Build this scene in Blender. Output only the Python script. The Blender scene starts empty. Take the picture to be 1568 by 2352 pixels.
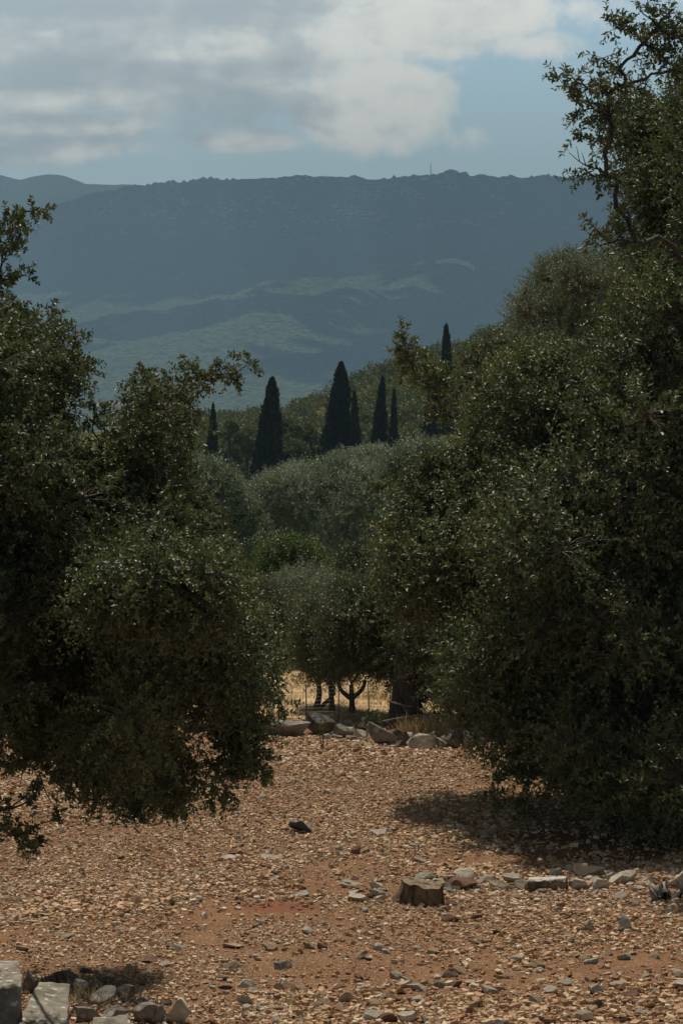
import bpy, math
import numpy as np
from mathutils import Vector

# ------------------------------------------------------------------ camera, sky, sun, exposure
S = bpy.context.scene
COL = S.collection
F = 6533.0            # focal length in layout units (100 mm lens, 36 mm tall sensor, 2352 units)
CX, CY, HOR = 784.0, 1176.0, 960.0
CAM_H = 2.5
PITCH = math.atan((CY - HOR) / F)
cd = bpy.data.cameras.new('camera')
cam = bpy.data.objects.new('camera', cd); COL.objects.link(cam)
cd.sensor_fit = 'VERTICAL'; cd.sensor_height = 36; cd.sensor_width = 24; cd.lens = 100
cd.clip_start = 0.1; cd.clip_end = 60000
cam.location = (0, 0, CAM_H); cam.rotation_euler = (math.pi/2 - PITCH, 0, 0)
S.camera = cam

SUN_AZ, SUN_EL = math.radians(-10), math.radians(62)     # azimuth clockwise from the view direction
SUN = np.array([math.sin(SUN_AZ)*math.cos(SUN_EL), math.cos(SUN_AZ)*math.cos(SUN_EL), math.sin(SUN_EL)])
sd = bpy.data.lights.new('sun', 'SUN'); sd.energy = 4.4; sd.angle = math.radians(0.5); sd.color = (1.0, 0.90, 0.76)
sun = bpy.data.objects.new('sun', sd); COL.objects.link(sun)
sun.rotation_euler = Vector(SUN.tolist()).to_track_quat('Z', 'Y').to_euler(); sun.location = (0, 0, 50)

S.view_settings.view_transform = 'Standard'; S.view_settings.look = 'None'
S.view_settings.exposure = 0.08; S.view_settings.gamma = 1.0
S.cycles.use_denoising = True
S.cycles.max_bounces = 6; S.cycles.diffuse_bounces = 2; S.cycles.glossy_bounces = 2
S.cycles.transmission_bounces = 3; S.cycles.volume_bounces = 0; S.cycles.transparent_max_bounces = 8
S.cycles.sample_clamp_indirect = 3.0

W = bpy.data.worlds.new('World'); S.world = W; W.use_nodes = True

class NT:
    """small helper to write node trees"""
    def __init__(s, nt): s.nt = nt
    def n(s, t, **kw):
        nd = s.nt.nodes.new(t)
        for k, v in kw.items(): setattr(nd, k, v)
        return nd
    def put(s, sock, v):
        if isinstance(v, bpy.types.NodeSocket): s.nt.links.new(v, sock)
        elif v is not None: sock.default_value = v
    def m(s, op, a, b=None, c=None, clamp=False):
        nd = s.n('ShaderNodeMath', operation=op, use_clamp=clamp)
        s.put(nd.inputs[0], a); s.put(nd.inputs[1], b)
        if c is not None: s.put(nd.inputs[2], c)
        return nd.outputs[0]
    def noise(s, vec, scale, detail=3, rough=0.5, dist=0.0):
        nd = s.n('ShaderNodeTexNoise')
        if vec is not None: s.put(nd.inputs['Vector'], vec)
        nd.inputs['Scale'].default_value = scale; nd.inputs['Detail'].default_value = detail
        nd.inputs['Roughness'].default_value = rough; nd.inputs['Distortion'].default_value = dist
        return nd.outputs['Fac']
    def voro(s, vec, scale, out='Distance', feature='F1'):
        nd = s.n('ShaderNodeTexVoronoi', feature=feature)
        if vec is not None: s.put(nd.inputs['Vector'], vec)
        nd.inputs['Scale'].default_value = scale
        return nd.outputs[out]
    def mix(s, f, a, b, mode='MIX'):
        nd = s.n('ShaderNodeMix', data_type='RGBA', blend_type=mode)
        s.put(nd.inputs[0], f)
        for i, v in ((6, a), (7, b)):
            if isinstance(v, tuple) and len(v) == 3: v = (*v, 1)
            s.put(nd.inputs[i], v)
        return nd.outputs[2]
    def ss(s, v, lo, hi):
        nd = s.n('ShaderNodeMapRange', interpolation_type='SMOOTHSTEP')
        s.put(nd.inputs[0], v); nd.inputs[1].default_value = lo; nd.inputs[2].default_value = hi
        return nd.outputs[0]
    def ramp(s, v, stops, interp='LINEAR'):
        nd = s.n('ShaderNodeValToRGB'); r = nd.color_ramp; r.interpolation = interp
        while len(r.elements) < len(stops): r.elements.new(0.5)
        for e, (p, c) in zip(r.elements, stops): e.position = p; e.color = (*c, 1)
        s.put(nd.inputs[0], v)
        return nd.outputs[0]
    def mapv(s, vec, scale=(1,1,1), loc=(0,0,0)):
        nd = s.n('ShaderNodeMapping'); s.put(nd.inputs[0], vec)
        nd.inputs['Scale'].default_value = scale; nd.inputs['Location'].default_value = loc
        return nd.outputs[0]
    def comb(s, x, y, z=0.0):
        nd = s.n('ShaderNodeCombineXYZ'); s.put(nd.inputs[0], x); s.put(nd.inputs[1], y); s.put(nd.inputs[2], z)
        return nd.outputs[0]

def build_world():
    t = NT(W.node_tree)
    bg = W.node_tree.nodes['Background']
    sky = t.n('ShaderNodeTexSky', sky_type='NISHITA')
    sky.sun_disc = False; sky.sun_elevation = SUN_EL; sky.sun_rotation = SUN_AZ % (2*math.pi)
    sky.altitude = 200; sky.air_density = 1.0; sky.dust_density = 1.6; sky.ozone_density = 1.4
    skyc = t.mix(1.0, sky.outputs[0], (0.82, 0.90, 0.90), 'MULTIPLY')
    tc = t.n('ShaderNodeTexCoord')
    sp = t.n('ShaderNodeSeparateXYZ'); t.put(sp.inputs[0], tc.outputs['Generated'])
    y = t.m('MAXIMUM', t.m('ABSOLUTE', sp.outputs[1]), 0.25)
    # angular coordinates: azimuth tangent and elevation tangent, 65.33 units to one
    u = t.m('MULTIPLY_ADD', t.m('DIVIDE', sp.outputs[0], y), F/100, CX/100)
    v = t.m('SUBTRACT', HOR/100, t.m('MULTIPLY', t.m('DIVIDE', sp.outputs[2], y), F/100))
    p = t.comb(u, v)
    n_big = t.noise(p, 0.45, 5, 0.55, 0.3)
    n_fin = t.noise(p, 1.4, 8, 0.68, 0.3)
    nz = t.m('ADD', t.m('MULTIPLY', t.m('SUBTRACT', n_big, 0.5), 1.0), t.m('MULTIPLY', t.m('SUBTRACT', n_fin, 0.5), 1.1))
    blobs = [(2.0, 0.3, 9.0, 3.2, 1.0), (8.5, 2.45, 2.2, 1.25, 1.0), (9.6, 0.35, 3.3, 1.15, 1.0), (12.6, 1.1, 1.0, 0.38, 0.42),
             (0.6, 3.1, 3.4, 0.9, 1.0), (5.7, 3.25, 1.5, 0.35, 0.8), (10.7, 3.25, 0.5, 0.35, 0.25), (-3.5, -4, 18, 5.5, 1.0), (14.5, 0.3, 2.2, 0.6, 0.2)]
    d = None
    for cx, cy, rx, ry, w in blobs:
        a = t.m('POWER', t.m('DIVIDE', t.m('SUBTRACT', u, cx), rx), 2.0)
        b = t.m('POWER', t.m('DIVIDE', t.m('SUBTRACT', v, cy), ry), 2.0)
        e = t.m('MULTIPLY', t.m('SUBTRACT', 1.0, t.m('ADD', a, b)), w)
        d = e if d is None else t.m('MAXIMUM', d, e)
    d = t.m('MAXIMUM', d, -1.5)
    # far from this part of the sky the cloud is plain broken cumulus
    dens = t.ss(t.m('ADD', d, nz), -0.10, 0.50)
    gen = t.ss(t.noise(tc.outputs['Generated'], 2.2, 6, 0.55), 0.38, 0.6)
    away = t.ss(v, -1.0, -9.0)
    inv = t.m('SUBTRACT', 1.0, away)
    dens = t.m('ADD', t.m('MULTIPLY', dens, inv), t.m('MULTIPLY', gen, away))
    # bands: long and flat
    ps = t.comb(t.m('MULTIPLY', u, 0.38), v)
    band = t.noise(ps, 1.15, 4, 0.5, 0.5)
    soft = t.noise(p, 0.9, 7, 0.62, 0.2)
    tone = t.m('ADD', t.m('MULTIPLY', band, 0.95), t.m('MULTIPLY', soft, 0.75))
    for cx, cy, rx, ry, w in [(3, 0.0, 6, 0.55, -.20), (1.5, 1.75, 4.5, .42, -.15), (5.6, 2.55, 3.4, .5, -.19), (0.2, 3.35, 1.8, .28, -.14), (4.6, 1.05, 4.5, .5, .16), (1.6, 2.35, 2.6, .35, .22),
                              (1.2, 3.0, 2.2, .2, .16), (5.9, 3.3, 1.8, .5, .34), (8.6, 2.2, 2.2, 1.6, .12), (2.2, 3.6, 2.2, .4, .25)]:
        a = t.m('POWER', t.m('DIVIDE', t.m('SUBTRACT', u, cx), rx), 2.0); b = t.m('POWER', t.m('DIVIDE', t.m('SUBTRACT', v, cy), ry), 2.0)
        tone = t.m('MULTIPLY_ADD', t.m('MAXIMUM', t.m('SUBTRACT', 1.0, t.m('ADD', a, b)), 0.0), w, tone)
    lightside = t.m('MULTIPLY', t.ss(u, 6.2, 9.0), 0.30)
    topdark = t.m('MULTIPLY', t.ss(v, 0.6, -0.4), -0.05)
    tone = t.m('ADD', t.m('ADD', tone, lightside), topdark)
    cc = t.ramp(t.ss(tone, 0.62, 1.25), [(0, (0.42, 0.45, 0.455)), (0.5, (0.58, 0.59, 0.565)), (1, (0.90, 0.855, 0.77))])
    cc10 = t.mix(1.0, cc, (18.5, 18.5, 18.1), 'MULTIPLY')
    # overhead, outside the view, the sky is dimmed and warmed to lower fill light
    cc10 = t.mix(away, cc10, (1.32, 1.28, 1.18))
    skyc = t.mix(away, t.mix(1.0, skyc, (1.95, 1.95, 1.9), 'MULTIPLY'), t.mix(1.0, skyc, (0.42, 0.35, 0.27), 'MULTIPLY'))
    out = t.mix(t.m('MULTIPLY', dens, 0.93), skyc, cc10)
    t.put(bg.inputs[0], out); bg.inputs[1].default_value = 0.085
build_world()

# ------------------------------------------------------------------ helpers
def P(x, y, d):
    """point seen at layout position (x, y) at forward distance d; arrays allowed"""
    x = np.asarray(x, float); y = np.asarray(y, float); d = np.asarray(d, float)
    r = (x-CX)/F; u = (CY-y)/F
    c, s = math.cos(PITCH), math.sin(PITCH)
    k = d / (c + u*s)                      # d is the world Y distance
    return np.stack(np.broadcast_arrays(r*k, (c+u*s)*k, CAM_H + (u*c - s)*k), -1)
def G(x, y, z=0.0):
    """point on the plane Z = z seen at layout position (x, y)"""
    r = (x-CX)/F; u = (CY-y)/F
    c, s = math.cos(PITCH), math.sin(PITCH)
    k = (z-CAM_H)/(u*c-s)
    return np.array([r*k, (c+u*s)*k, z])

def _hash(ix, iy, seed):
    h = (ix.astype(np.int64)*374761393 + iy.astype(np.int64)*668265263 + seed*1442695041) & 0xffffffff
    h = ((h ^ (h >> 13))*1274126177) & 0xffffffff
    return ((h ^ (h >> 16)) & 0xffff)/65535.0
def vnoise(x, y, seed=0):
    x = np.asarray(x, float); y = np.asarray(y, float)
    ix = np.floor(x); iy = np.floor(y); fx = x-ix; fy = y-iy
    fx = fx*fx*(3-2*fx); fy = fy*fy*(3-2*fy)
    ix = ix.astype(np.int64); iy = iy.astype(np.int64)
    a = _hash(ix, iy, seed); b = _hash(ix+1, iy, seed); c = _hash(ix, iy+1, seed); d = _hash(ix+1, iy+1, seed)
    return (a*(1-fx)+b*fx)*(1-fy) + (c*(1-fx)+d*fx)*fy
def fbm(x, y, seed=0, o=4):
    s = 0; a = 0.5; t = 0
    for i in range(o):
        s = s + a*vnoise(x*2**i, y*2**i, seed+i*17); t += a; a *= 0.5
    return s/t

def mesh_object(name, verts, faces, mat, parent=None, smooth=False, attr=None):
    """faces: list of int arrays (n,3)/(n,4). attr: dict name -> per-face float array (in order of the lists)"""
    if not isinstance(faces, (list, tuple)): faces = [faces]
    faces = [f for f in faces if len(f)]
    me = bpy.data.meshes.new(name)
    v = np.ascontiguousarray(verts, np.float32).reshape(-1, 3)
    loops = np.concatenate([f.ravel() for f in faces]).astype(np.int32)
    tot = np.concatenate([np.full(len(f), f.shape[1]) for f in faces]).astype(np.int32)
    start = np.concatenate([[0], np.cumsum(tot)[:-1]]).astype(np.int32)
    me.vertices.add(len(v)); me.vertices.foreach_set('co', v.ravel())
    me.loops.add(len(loops)); me.loops.foreach_set('vertex_index', loops)
    me.polygons.add(len(tot)); me.polygons.foreach_set('loop_start', start); me.polygons.foreach_set('loop_total', tot)
    me.update(calc_edges=True); me.validate()
    me.polygons.foreach_set('use_smooth', np.full(len(me.polygons), bool(smooth)))
    if attr:
        for k, a in attr.items():
            if len(a) == len(me.polygons):
                at = me.attributes.new(k, 'FLOAT', 'FACE'); at.data.foreach_set('value', np.asarray(a, np.float32))
    me.materials.append(mat)
    o = bpy.data.objects.new(name, me); COL.objects.link(o)
    if parent is not None:
        o.parent = parent
        me.transform(parent_inv(parent))
    return o
def parent_inv(p):
    from mathutils import Matrix
    return (Matrix.Translation(p.location) @ p.rotation_euler.to_matrix().to_4x4()).inverted()
def tag(o, label=None, cat=None, group=None, kind=None):
    if label: o['label'] = label
    if cat: o['category'] = cat
    if group: o['group'] = group
    if kind: o['kind'] = kind
    return o
def empty(name, loc, label, cat, group=None):
    o = bpy.data.objects.new(name, None); COL.objects.link(o); o.location = [float(c) for c in loc]
    o.empty_display_size = 0.2
    return tag(o, label, cat, group)
def recentre(o, c):
    """put a top-level mesh's origin at c"""
    from mathutils import Matrix
    c = Vector([float(k) for k in c])
    o.data.transform(Matrix.Translation(-c)); o.location = c
    return o
def norm(a): return a/np.maximum(np.linalg.norm(a, axis=-1, keepdims=True), 1e-9)

class Acc:
    """accumulates triangle/quad soup"""
    def __init__(s): s.v = []; s.t = []; s.q = []; s.at = []; s.aq = []; s.n = 0
    def add(s, v, f, a=None):
        v = np.asarray(v, float).reshape(-1, 3); f = np.asarray(f)
        aa = np.zeros(len(f)) if a is None else np.broadcast_to(a, (len(f),))
        if f.shape[1] == 3: s.t.append(f+s.n); s.at.append(aa)
        else: s.q.append(f+s.n); s.aq.append(aa)
        s.v.append(v); s.n += len(v)
    def build(s, name, mat, parent=None, smooth=False):
        fs = []; at = []
        if s.t: fs.append(np.concatenate(s.t)); at.append(np.concatenate(s.at))
        if s.q: fs.append(np.concatenate(s.q)); at.append(np.concatenate(s.aq))
        return mesh_object(name, np.concatenate(s.v), fs, mat, parent, smooth, {'tint': np.concatenate(at)})

def tubes(acc, paths, radii, sides=5, a=0.5):
    """paths (N,K,3), radii (N,K)"""
    paths = np.asarray(paths, float); radii = np.asarray(radii, float)
    N, K, _ = paths.shape
    if N == 0: return
    tan = np.gradient(paths, axis=1); tan = norm(tan)
    ref = np.where(np.abs(tan[:, :1, 2:3]) > 0.9, np.array([1., 0, 0]), np.array([0, 0, 1.]))
    s1 = norm(np.cross(tan, np.broadcast_to(ref, tan.shape))); s2 = np.cross(tan, s1)
    ang = np.arange(sides)*2*math.pi/sides
    ring = s1[:, :, None]*np.cos(ang)[None, None, :, None] + s2[:, :, None]*np.sin(ang)[None, None, :, None]
    v = paths[:, :, None] + ring*radii[:, :, None, None]
    idx = np.arange(N*K*sides).reshape(N, K, sides)
    a0 = idx[:, :-1]; b0 = idx[:, 1:]
    f = np.stack([a0, np.roll(a0, -1, 2), np.roll(b0, -1, 2), b0], -1).reshape(-1, 4)
    acc.add(v, f, a)
    # end caps
    if sides > 3:
        cap = idx[:, -1]; c = idx[:, -1, :1]
        tri = np.stack([np.broadcast_to(c, (N, sides-2)), cap[:, 1:-1], cap[:, 2:]], -1).reshape(-1, 3)
        acc.t.append(tri + acc.n - len(v.reshape(-1, 3))); acc.at.append(np.full(len(tri), a))

def leaves(acc, pos, dirv, nrm, L, Wd, tint, fold=0.18):
    dirv = norm(dirv); side = norm(np.cross(dirv, nrm)); up = np.cross(side, dirv)
    L = np.broadcast_to(L, (len(pos),))[:, None]; Wd = np.broadcast_to(Wd, (len(pos),))[:, None]
    b = pos; tip = pos + dirv*L - up*L*0.08
    mid = pos + dirv*L*0.45
    l = mid + side*Wd*0.5 + up*Wd*fold; r = mid - side*Wd*0.5 + up*Wd*fold
    v = np.stack([b, r, tip, l], 1)
    i = np.arange(len(pos))[:, None]*4
    f = np.concatenate([i+np.array([[0, 1, 2]]), i+np.array([[0, 2, 3]])], 1).reshape(-1, 3)
    acc.add(v, f, np.repeat(tint, 2))

def in_poly(x, y, poly):
    x = np.asarray(x); y = np.asarray(y); ins = np.zeros(x.shape, bool)
    n = len(poly); j = n-1
    for i in range(n):
        xi, yi = poly[i]; xj, yj = poly[j]
        with np.errstate(divide='ignore', invalid='ignore'):
            c = ((yi > y) != (yj > y)) & (x < (xj-xi)*(y-yi)/(yj-yi+1e-12)+xi)
        ins ^= c; j = i
    return ins
def edge_dist(x, y, poly):
    p = np.stack([x, y], -1)[:, None]; a = np.array(poly, float)[None]; b = np.roll(a, -1, 1)
    ab = b-a; t = np.clip(((p-a)*ab).sum(-1)/np.maximum((ab*ab).sum(-1), 1e-9), 0, 1)
    return np.linalg.norm(p-(a+ab*t[..., None]), axis=-1).min(1)

def rot_rand(rng, n):
    return norm(rng.normal(size=(n, 3)))

# ------------------------------------------------------------------ materials
def new_mat(name):
    m = bpy.data.materials.new(name); m.use_nodes = True
    t = NT(m.node_tree); b = m.node_tree.nodes['Principled BSDF']
    return m, t, b

def leaf_mat(name, stops, rough=0.4, spec=0.5, trans=0.15, tcol=(0.10, 0.13, 0.02)):
    m, t, b = new_mat(name)
    at = t.n('ShaderNodeAttribute', attribute_name='tint')
    c = t.ramp(at.outputs['Fac'], stops)
    t.put(b.inputs['Base Color'], c); b.inputs['Roughness'].default_value = rough
    b.inputs['Specular IOR Level'].default_value = spec
    tr = t.n('ShaderNodeBsdfTranslucent'); t.put(tr.inputs[0], t.mix(0.5, c, tcol))
    mx = t.n('ShaderNodeMixShader'); mx.inputs[0].default_value = trans
    t.nt.links.new(b.outputs[0], mx.inputs[1]); t.nt.links.new(tr.outputs[0], mx.inputs[2])
    t.nt.links.new(mx.outputs[0], m.node_tree.nodes['Material Output'].inputs[0])
    return m
M = {}
M['oak'] = leaf_mat('oak_leaf', [(0, (0.024, 0.034, 0.018)), (0.4, (0.088, 0.108, 0.044)), (0.75, (0.190, 0.208, 0.084)), (0.93, (0.26, 0.235, 0.105)), (1, (0.17, 0.11, 0.05))], 0.54, 0.55, 0.18, (0.14, 0.22, 0.03))
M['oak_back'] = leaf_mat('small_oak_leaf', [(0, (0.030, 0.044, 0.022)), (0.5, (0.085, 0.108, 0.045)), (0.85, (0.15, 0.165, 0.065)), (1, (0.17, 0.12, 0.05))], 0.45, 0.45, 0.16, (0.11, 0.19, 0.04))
M['olive'] = leaf_mat('olive_leaf', [(0, (0.075, 0.105, 0.055)), (0.5, (0.20, 0.25, 0.13)), (1, (0.36, 0.39, 0.29))], 0.5, 0.4, 0.10, (0.14, 0.22, 0.10))
M['green'] = leaf_mat('green_leaf', [(0, (0.03, 0.055, 0.015)), (0.6, (0.06, 0.10, 0.02)), (1, (0.10, 0.13, 0.03))], 0.5, 0.4, 0.22, (0.12, 0.2, 0.02))
M['maquis'] = leaf_mat('shrub_leaf', [(0, (0.055, 0.075, 0.024)), (0.5, (0.115, 0.14, 0.042)), (1, (0.21, 0.21, 0.065))], 0.6, 0.3, 0.2)
M['cypress'] = leaf_mat('cypress_scale', [(0, (0.008, 0.013, 0.005)), (0.6, (0.022, 0.031, 0.010)), (1, (0.085, 0.085, 0.032))], 0.75, 0.15, 0.0)

def bark_mat(name, c1, c2, scale=18):
    m, t, b = new_mat(name)
    tc = t.n('ShaderNodeTexCoord').outputs['Object']
    v = t.mapv(tc, (scale, scale, scale*0.22))
    n = t.noise(v, 1.0, 5, 0.65, 0.6)
    t.put(b.inputs['Base Color'], t.mix(t.ss(n, 0.35, 0.65), c1, c2)); b.inputs['Roughness'].default_value = 0.9
    bp = t.n('ShaderNodeBump'); bp.inputs['Strength'].default_value = 0.8; bp.inputs['Distance'].default_value = 0.02
    t.put(bp.inputs['Height'], n); t.put(b.inputs['Normal'], bp.outputs[0])
    return m
M['bark'] = bark_mat('oak_bark', (0.028, 0.022, 0.018), (0.085, 0.07, 0.055))
M['twig'] = bark_mat('twig_bark', (0.08, 0.065, 0.05), (0.20, 0.17, 0.13), 60)
M['dead'] = bark_mat('dead_wood', (0.10, 0.09, 0.075), (0.30, 0.27, 0.22), 30)

def rock_mat(name, base, dark, light, lichen=0.3, sc=1.0, earth=0.35):
    m, t, b = new_mat(name)
    tc = t.n('ShaderNodeTexCoord').outputs['Object']
    n1 = t.noise(tc, 9*sc, 6, 0.62, 0.4); n2 = t.noise(tc, 45*sc, 4, 0.6); n3 = t.noise(tc, 3.2*sc, 3, 0.5)
    c = t.mix(t.ss(n1, 0.35, 0.68), dark, base)
    c = t.mix(t.m('MULTIPLY', t.ss(n2, 0.55, 0.72), 0.5), c, light)
    sp = t.ss(t.noise(t.mapv(tc, (1, 1, 1), (5, 3, 1)), 22*sc, 2, 0.5, 0.3), 0.61, 0.65)
    c = t.mix(t.m('MULTIPLY', sp, lichen), c, (0.50, 0.50, 0.46))
    pit = t.ss(t.voro(tc, 30*sc), 0.0, 0.22)
    c = t.mix(t.m('MULTIPLY', t.m('SUBTRACT', 1.0, pit), 0.35), c, dark)
    c = t.mix(t.m('MULTIPLY', t.ss(n3, 0.5, 0.7), earth), c, (0.26, 0.15, 0.09))
    t.put(b.inputs['Base Color'], c); b.inputs['Roughness'].default_value = 0.9
    b.inputs['Specular IOR Level'].default_value = 0.25
    bp = t.n('ShaderNodeBump'); bp.inputs['Strength'].default_value = 0.9; bp.inputs['Distance'].default_value = 0.012/sc
    t.put(bp.inputs['Height'], t.m('ADD', t.m('ADD', n1, t.m('MULTIPLY', n2, 0.4)), t.m('MULTIPLY', pit, 0.25)))
    t.put(b.inputs['Normal'], bp.outputs[0])
    return m
M['rock_grey'] = rock_mat('grey_limestone', (0.42, 0.385, 0.325), (0.22, 0.195, 0.16), (0.52, 0.48, 0.41))
M['rock_mid'] = rock_mat('grey_weathered_stone', (0.27, 0.25, 0.22), (0.12, 0.108, 0.092), (0.42, 0.395, 0.345), 0.35)
M['rock_dark'] = rock_mat('dark_weathered_stone', (0.15, 0.135, 0.12), (0.06, 0.052, 0.046), (0.26, 0.24, 0.21), 0.2)
M['rock_pale'] = rock_mat('pale_limestone', (0.52, 0.47, 0.39), (0.32, 0.27, 0.21), (0.62, 0.59, 0.54), 0.2, 1.0, 0.2)
M['rock_tan'] = rock_mat('tan_stone', (0.42, 0.31, 0.20), (0.24, 0.16, 0.10), (0.52, 0.44, 0.33), 0.1)
M['rock_red'] = rock_mat('red_brown_stone', (0.20, 0.11, 0.075), (0.09, 0.05, 0.035), (0.32, 0.22, 0.16), 0.05)
M['block'] = rock_mat('hewn_limestone', (0.30, 0.275, 0.225), (0.15, 0.132, 0.104), (0.42, 0.395, 0.335), 1.0, 1.3, 0.15)

def ground_mat():
    m, t, b = new_mat('red_stony_soil')
    tc = t.n('ShaderNodeTexCoord').outputs['Object']
    big = t.noise(tc, 0.55, 4, 0.55, 0.4); mid = t.noise(tc, 4.0, 4, 0.6); fine = t.noise(tc, 60, 4, 0.7)
    soil = t.mix(t.ss(mid, 0.3, 0.7), (0.125, 0.056, 0.026), (0.205, 0.104, 0.050))
    soil = t.mix(t.m('MULTIPLY', t.ss(fine, 0.35, 0.75), 0.6), soil, (0.28, 0.160, 0.085))
    # crushed grit between the stones
    g1 = t.n('ShaderNodeTexVoronoi'); t.put(g1.inputs['Vector'], t.mapv(tc, (1, 1.0, 1))); g1.inputs['Scale'].default_value = 85
    sep = t.n('ShaderNodeSeparateColor'); t.put(sep.inputs[0], g1.outputs['Color'])
    grit = t.ramp(sep.outputs[0], [(0, (0.22, 0.13, 0.08)), (0.4, (0.36, 0.24, 0.15)), (0.75, (0.52, 0.40, 0.27)), (1, (0.62, 0.52, 0.40))])
    gm = t.m('MULTIPLY', t.ss(sep.outputs[1], 0.35, 0.5), t.ss(big, 0.36, 0.55))
    gm = t.m('MULTIPLY', gm, t.m('SUBTRACT', 1.0, t.ss(g1.outputs['Distance'], 0.35, 0.5)))
    c = t.mix(gm, soil, grit)
    # the bare dark red patch of clay
    sp = t.n('ShaderNodeSeparateXYZ'); t.put(sp.inputs[0], tc)
    a = t.m('POWER', t.m('DIVIDE', t.m('SUBTRACT', sp.outputs[0], RED[0]), 0.20), 2.0)
    bb = t.m('POWER', t.m('DIVIDE', t.m('SUBTRACT', sp.outputs[1], RED[1]), 0.17), 2.0)
    rr = t.ss(t.m('ADD', t.m('ADD', a, bb), t.m('MULTIPLY', t.m('SUBTRACT', t.noise(tc, 9, 4, 0.6), 0.5), 2.6)), 1.25, 0.4)
    c = t.mix(t.m('MULTIPLY', rr, 0.85), c, (0.20, 0.075, 0.045))
    t.put(b.inputs['Base Color'], c); b.inputs['Roughness'].default_value = 0.95
    b.inputs['Specular IOR Level'].default_value = 0.15
    bp = t.n('ShaderNodeBump'); bp.inputs['Strength'].default_value = 1.0; bp.inputs['Distance'].default_value = 0.008
    h = t.m('ADD', t.m('ADD', t.m('MULTIPLY', mid, 1.2), t.m('MULTIPLY', fine, 0.5)), t.m('MULTIPLY', t.m('MULTIPLY', gm, -1.0), t.m('MULTIPLY', g1.outputs['Distance'], 1.5)))
    t.put(bp.inputs['Height'], h); t.put(b.inputs['Normal'], bp.outputs[0])
    return m
RED = G(650, 2088)
M['ground'] = ground_mat()

def chips_mat():
    m, t, b = new_mat('limestone_chips')
    at = t.n('ShaderNodeAttribute', attribute_name='tint').outputs['Fac']
    tc = t.n('ShaderNodeTexCoord').outputs['Object']
    c = t.ramp(at, [(0, (0.16, 0.085, 0.05)), (0.16, (0.28, 0.16, 0.09)), (0.34, (0.40, 0.235, 0.120)), (0.52, (0.50, 0.335, 0.200)),
                    (0.72, (0.58, 0.435, 0.280)), (0.86, (0.75, 0.635, 0.475)), (0.93, (0.46, 0.40, 0.33)), (0.98, (0.31, 0.27, 0.22)), (1, (0.26, 0.22, 0.18))])
    n = t.noise(tc, 70, 4, 0.6)
    c = t.mix(t.m('MULTIPLY', t.ss(n, 0.45, 0.7), 0.45), c, (0.34, 0.19, 0.11))
    t.put(b.inputs['Base Color'], c); b.inputs['Roughness'].default_value = 0.85
    b.inputs['Specular IOR Level'].default_value = 0.3
    bp = t.n('ShaderNodeBump'); bp.inputs['Strength'].default_value = 0.6; bp.inputs['Distance'].default_value = 0.003
    t.put(bp.inputs['Height'], n); t.put(b.inputs['Normal'], bp.outputs[0])
    return m
M['chips'] = chips_mat()

def simple(name, col, rough=0.9, var=None, sc=5):
    m, t, b = new_mat(name)
    if var:
        tc = t.n('ShaderNodeTexCoord').outputs['Object']
        t.put(b.inputs['Base Color'], t.mix(t.ss(t.noise(tc, sc, 4, 0.6), 0.35, 0.65), col, var))
    else: b.inputs['Base Color'].default_value = (*col, 1)
    b.inputs['Roughness'].default_value = rough
    return m
M['dryfield'] = simple('dry_grass_soil', (0.36, 0.23, 0.11), 0.95, (0.55, 0.40, 0.21), 3)
M['straw'] = leaf_mat('dry_straw', [(0, (0.22, 0.15, 0.07)), (0.5, (0.42, 0.31, 0.15)), (1, (0.60, 0.48, 0.27))], 0.8, 0.2, 0.2, (0.5, 0.4, 0.2))
M['wire'] = simple('galvanised_wire', (0.20, 0.18, 0.16), 0.6)
M['post'] = simple('rusty_post', (0.09, 0.06, 0.045), 0.85, (0.16, 0.10, 0.07), 20)
M['scrap'] = simple('black_scrap', (0.018, 0.016, 0.015), 0.6, (0.04, 0.032, 0.028), 12)
M['wallpaint'] = simple('house_plaster', (0.62, 0.54, 0.47), 0.9)
M['rooftile'] = simple('roof_tiles', (0.38, 0.22, 0.17), 0.9)
M['mast'] = simple('mast_steel', (0.16, 0.17, 0.18), 0.6)
M['cloud'] = simple('cloud_white', (0.85, 0.85, 0.85), 1.0)
M['road'] = simple('pale_gravel_road', (0.55, 0.49, 0.42), 0.95)

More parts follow.
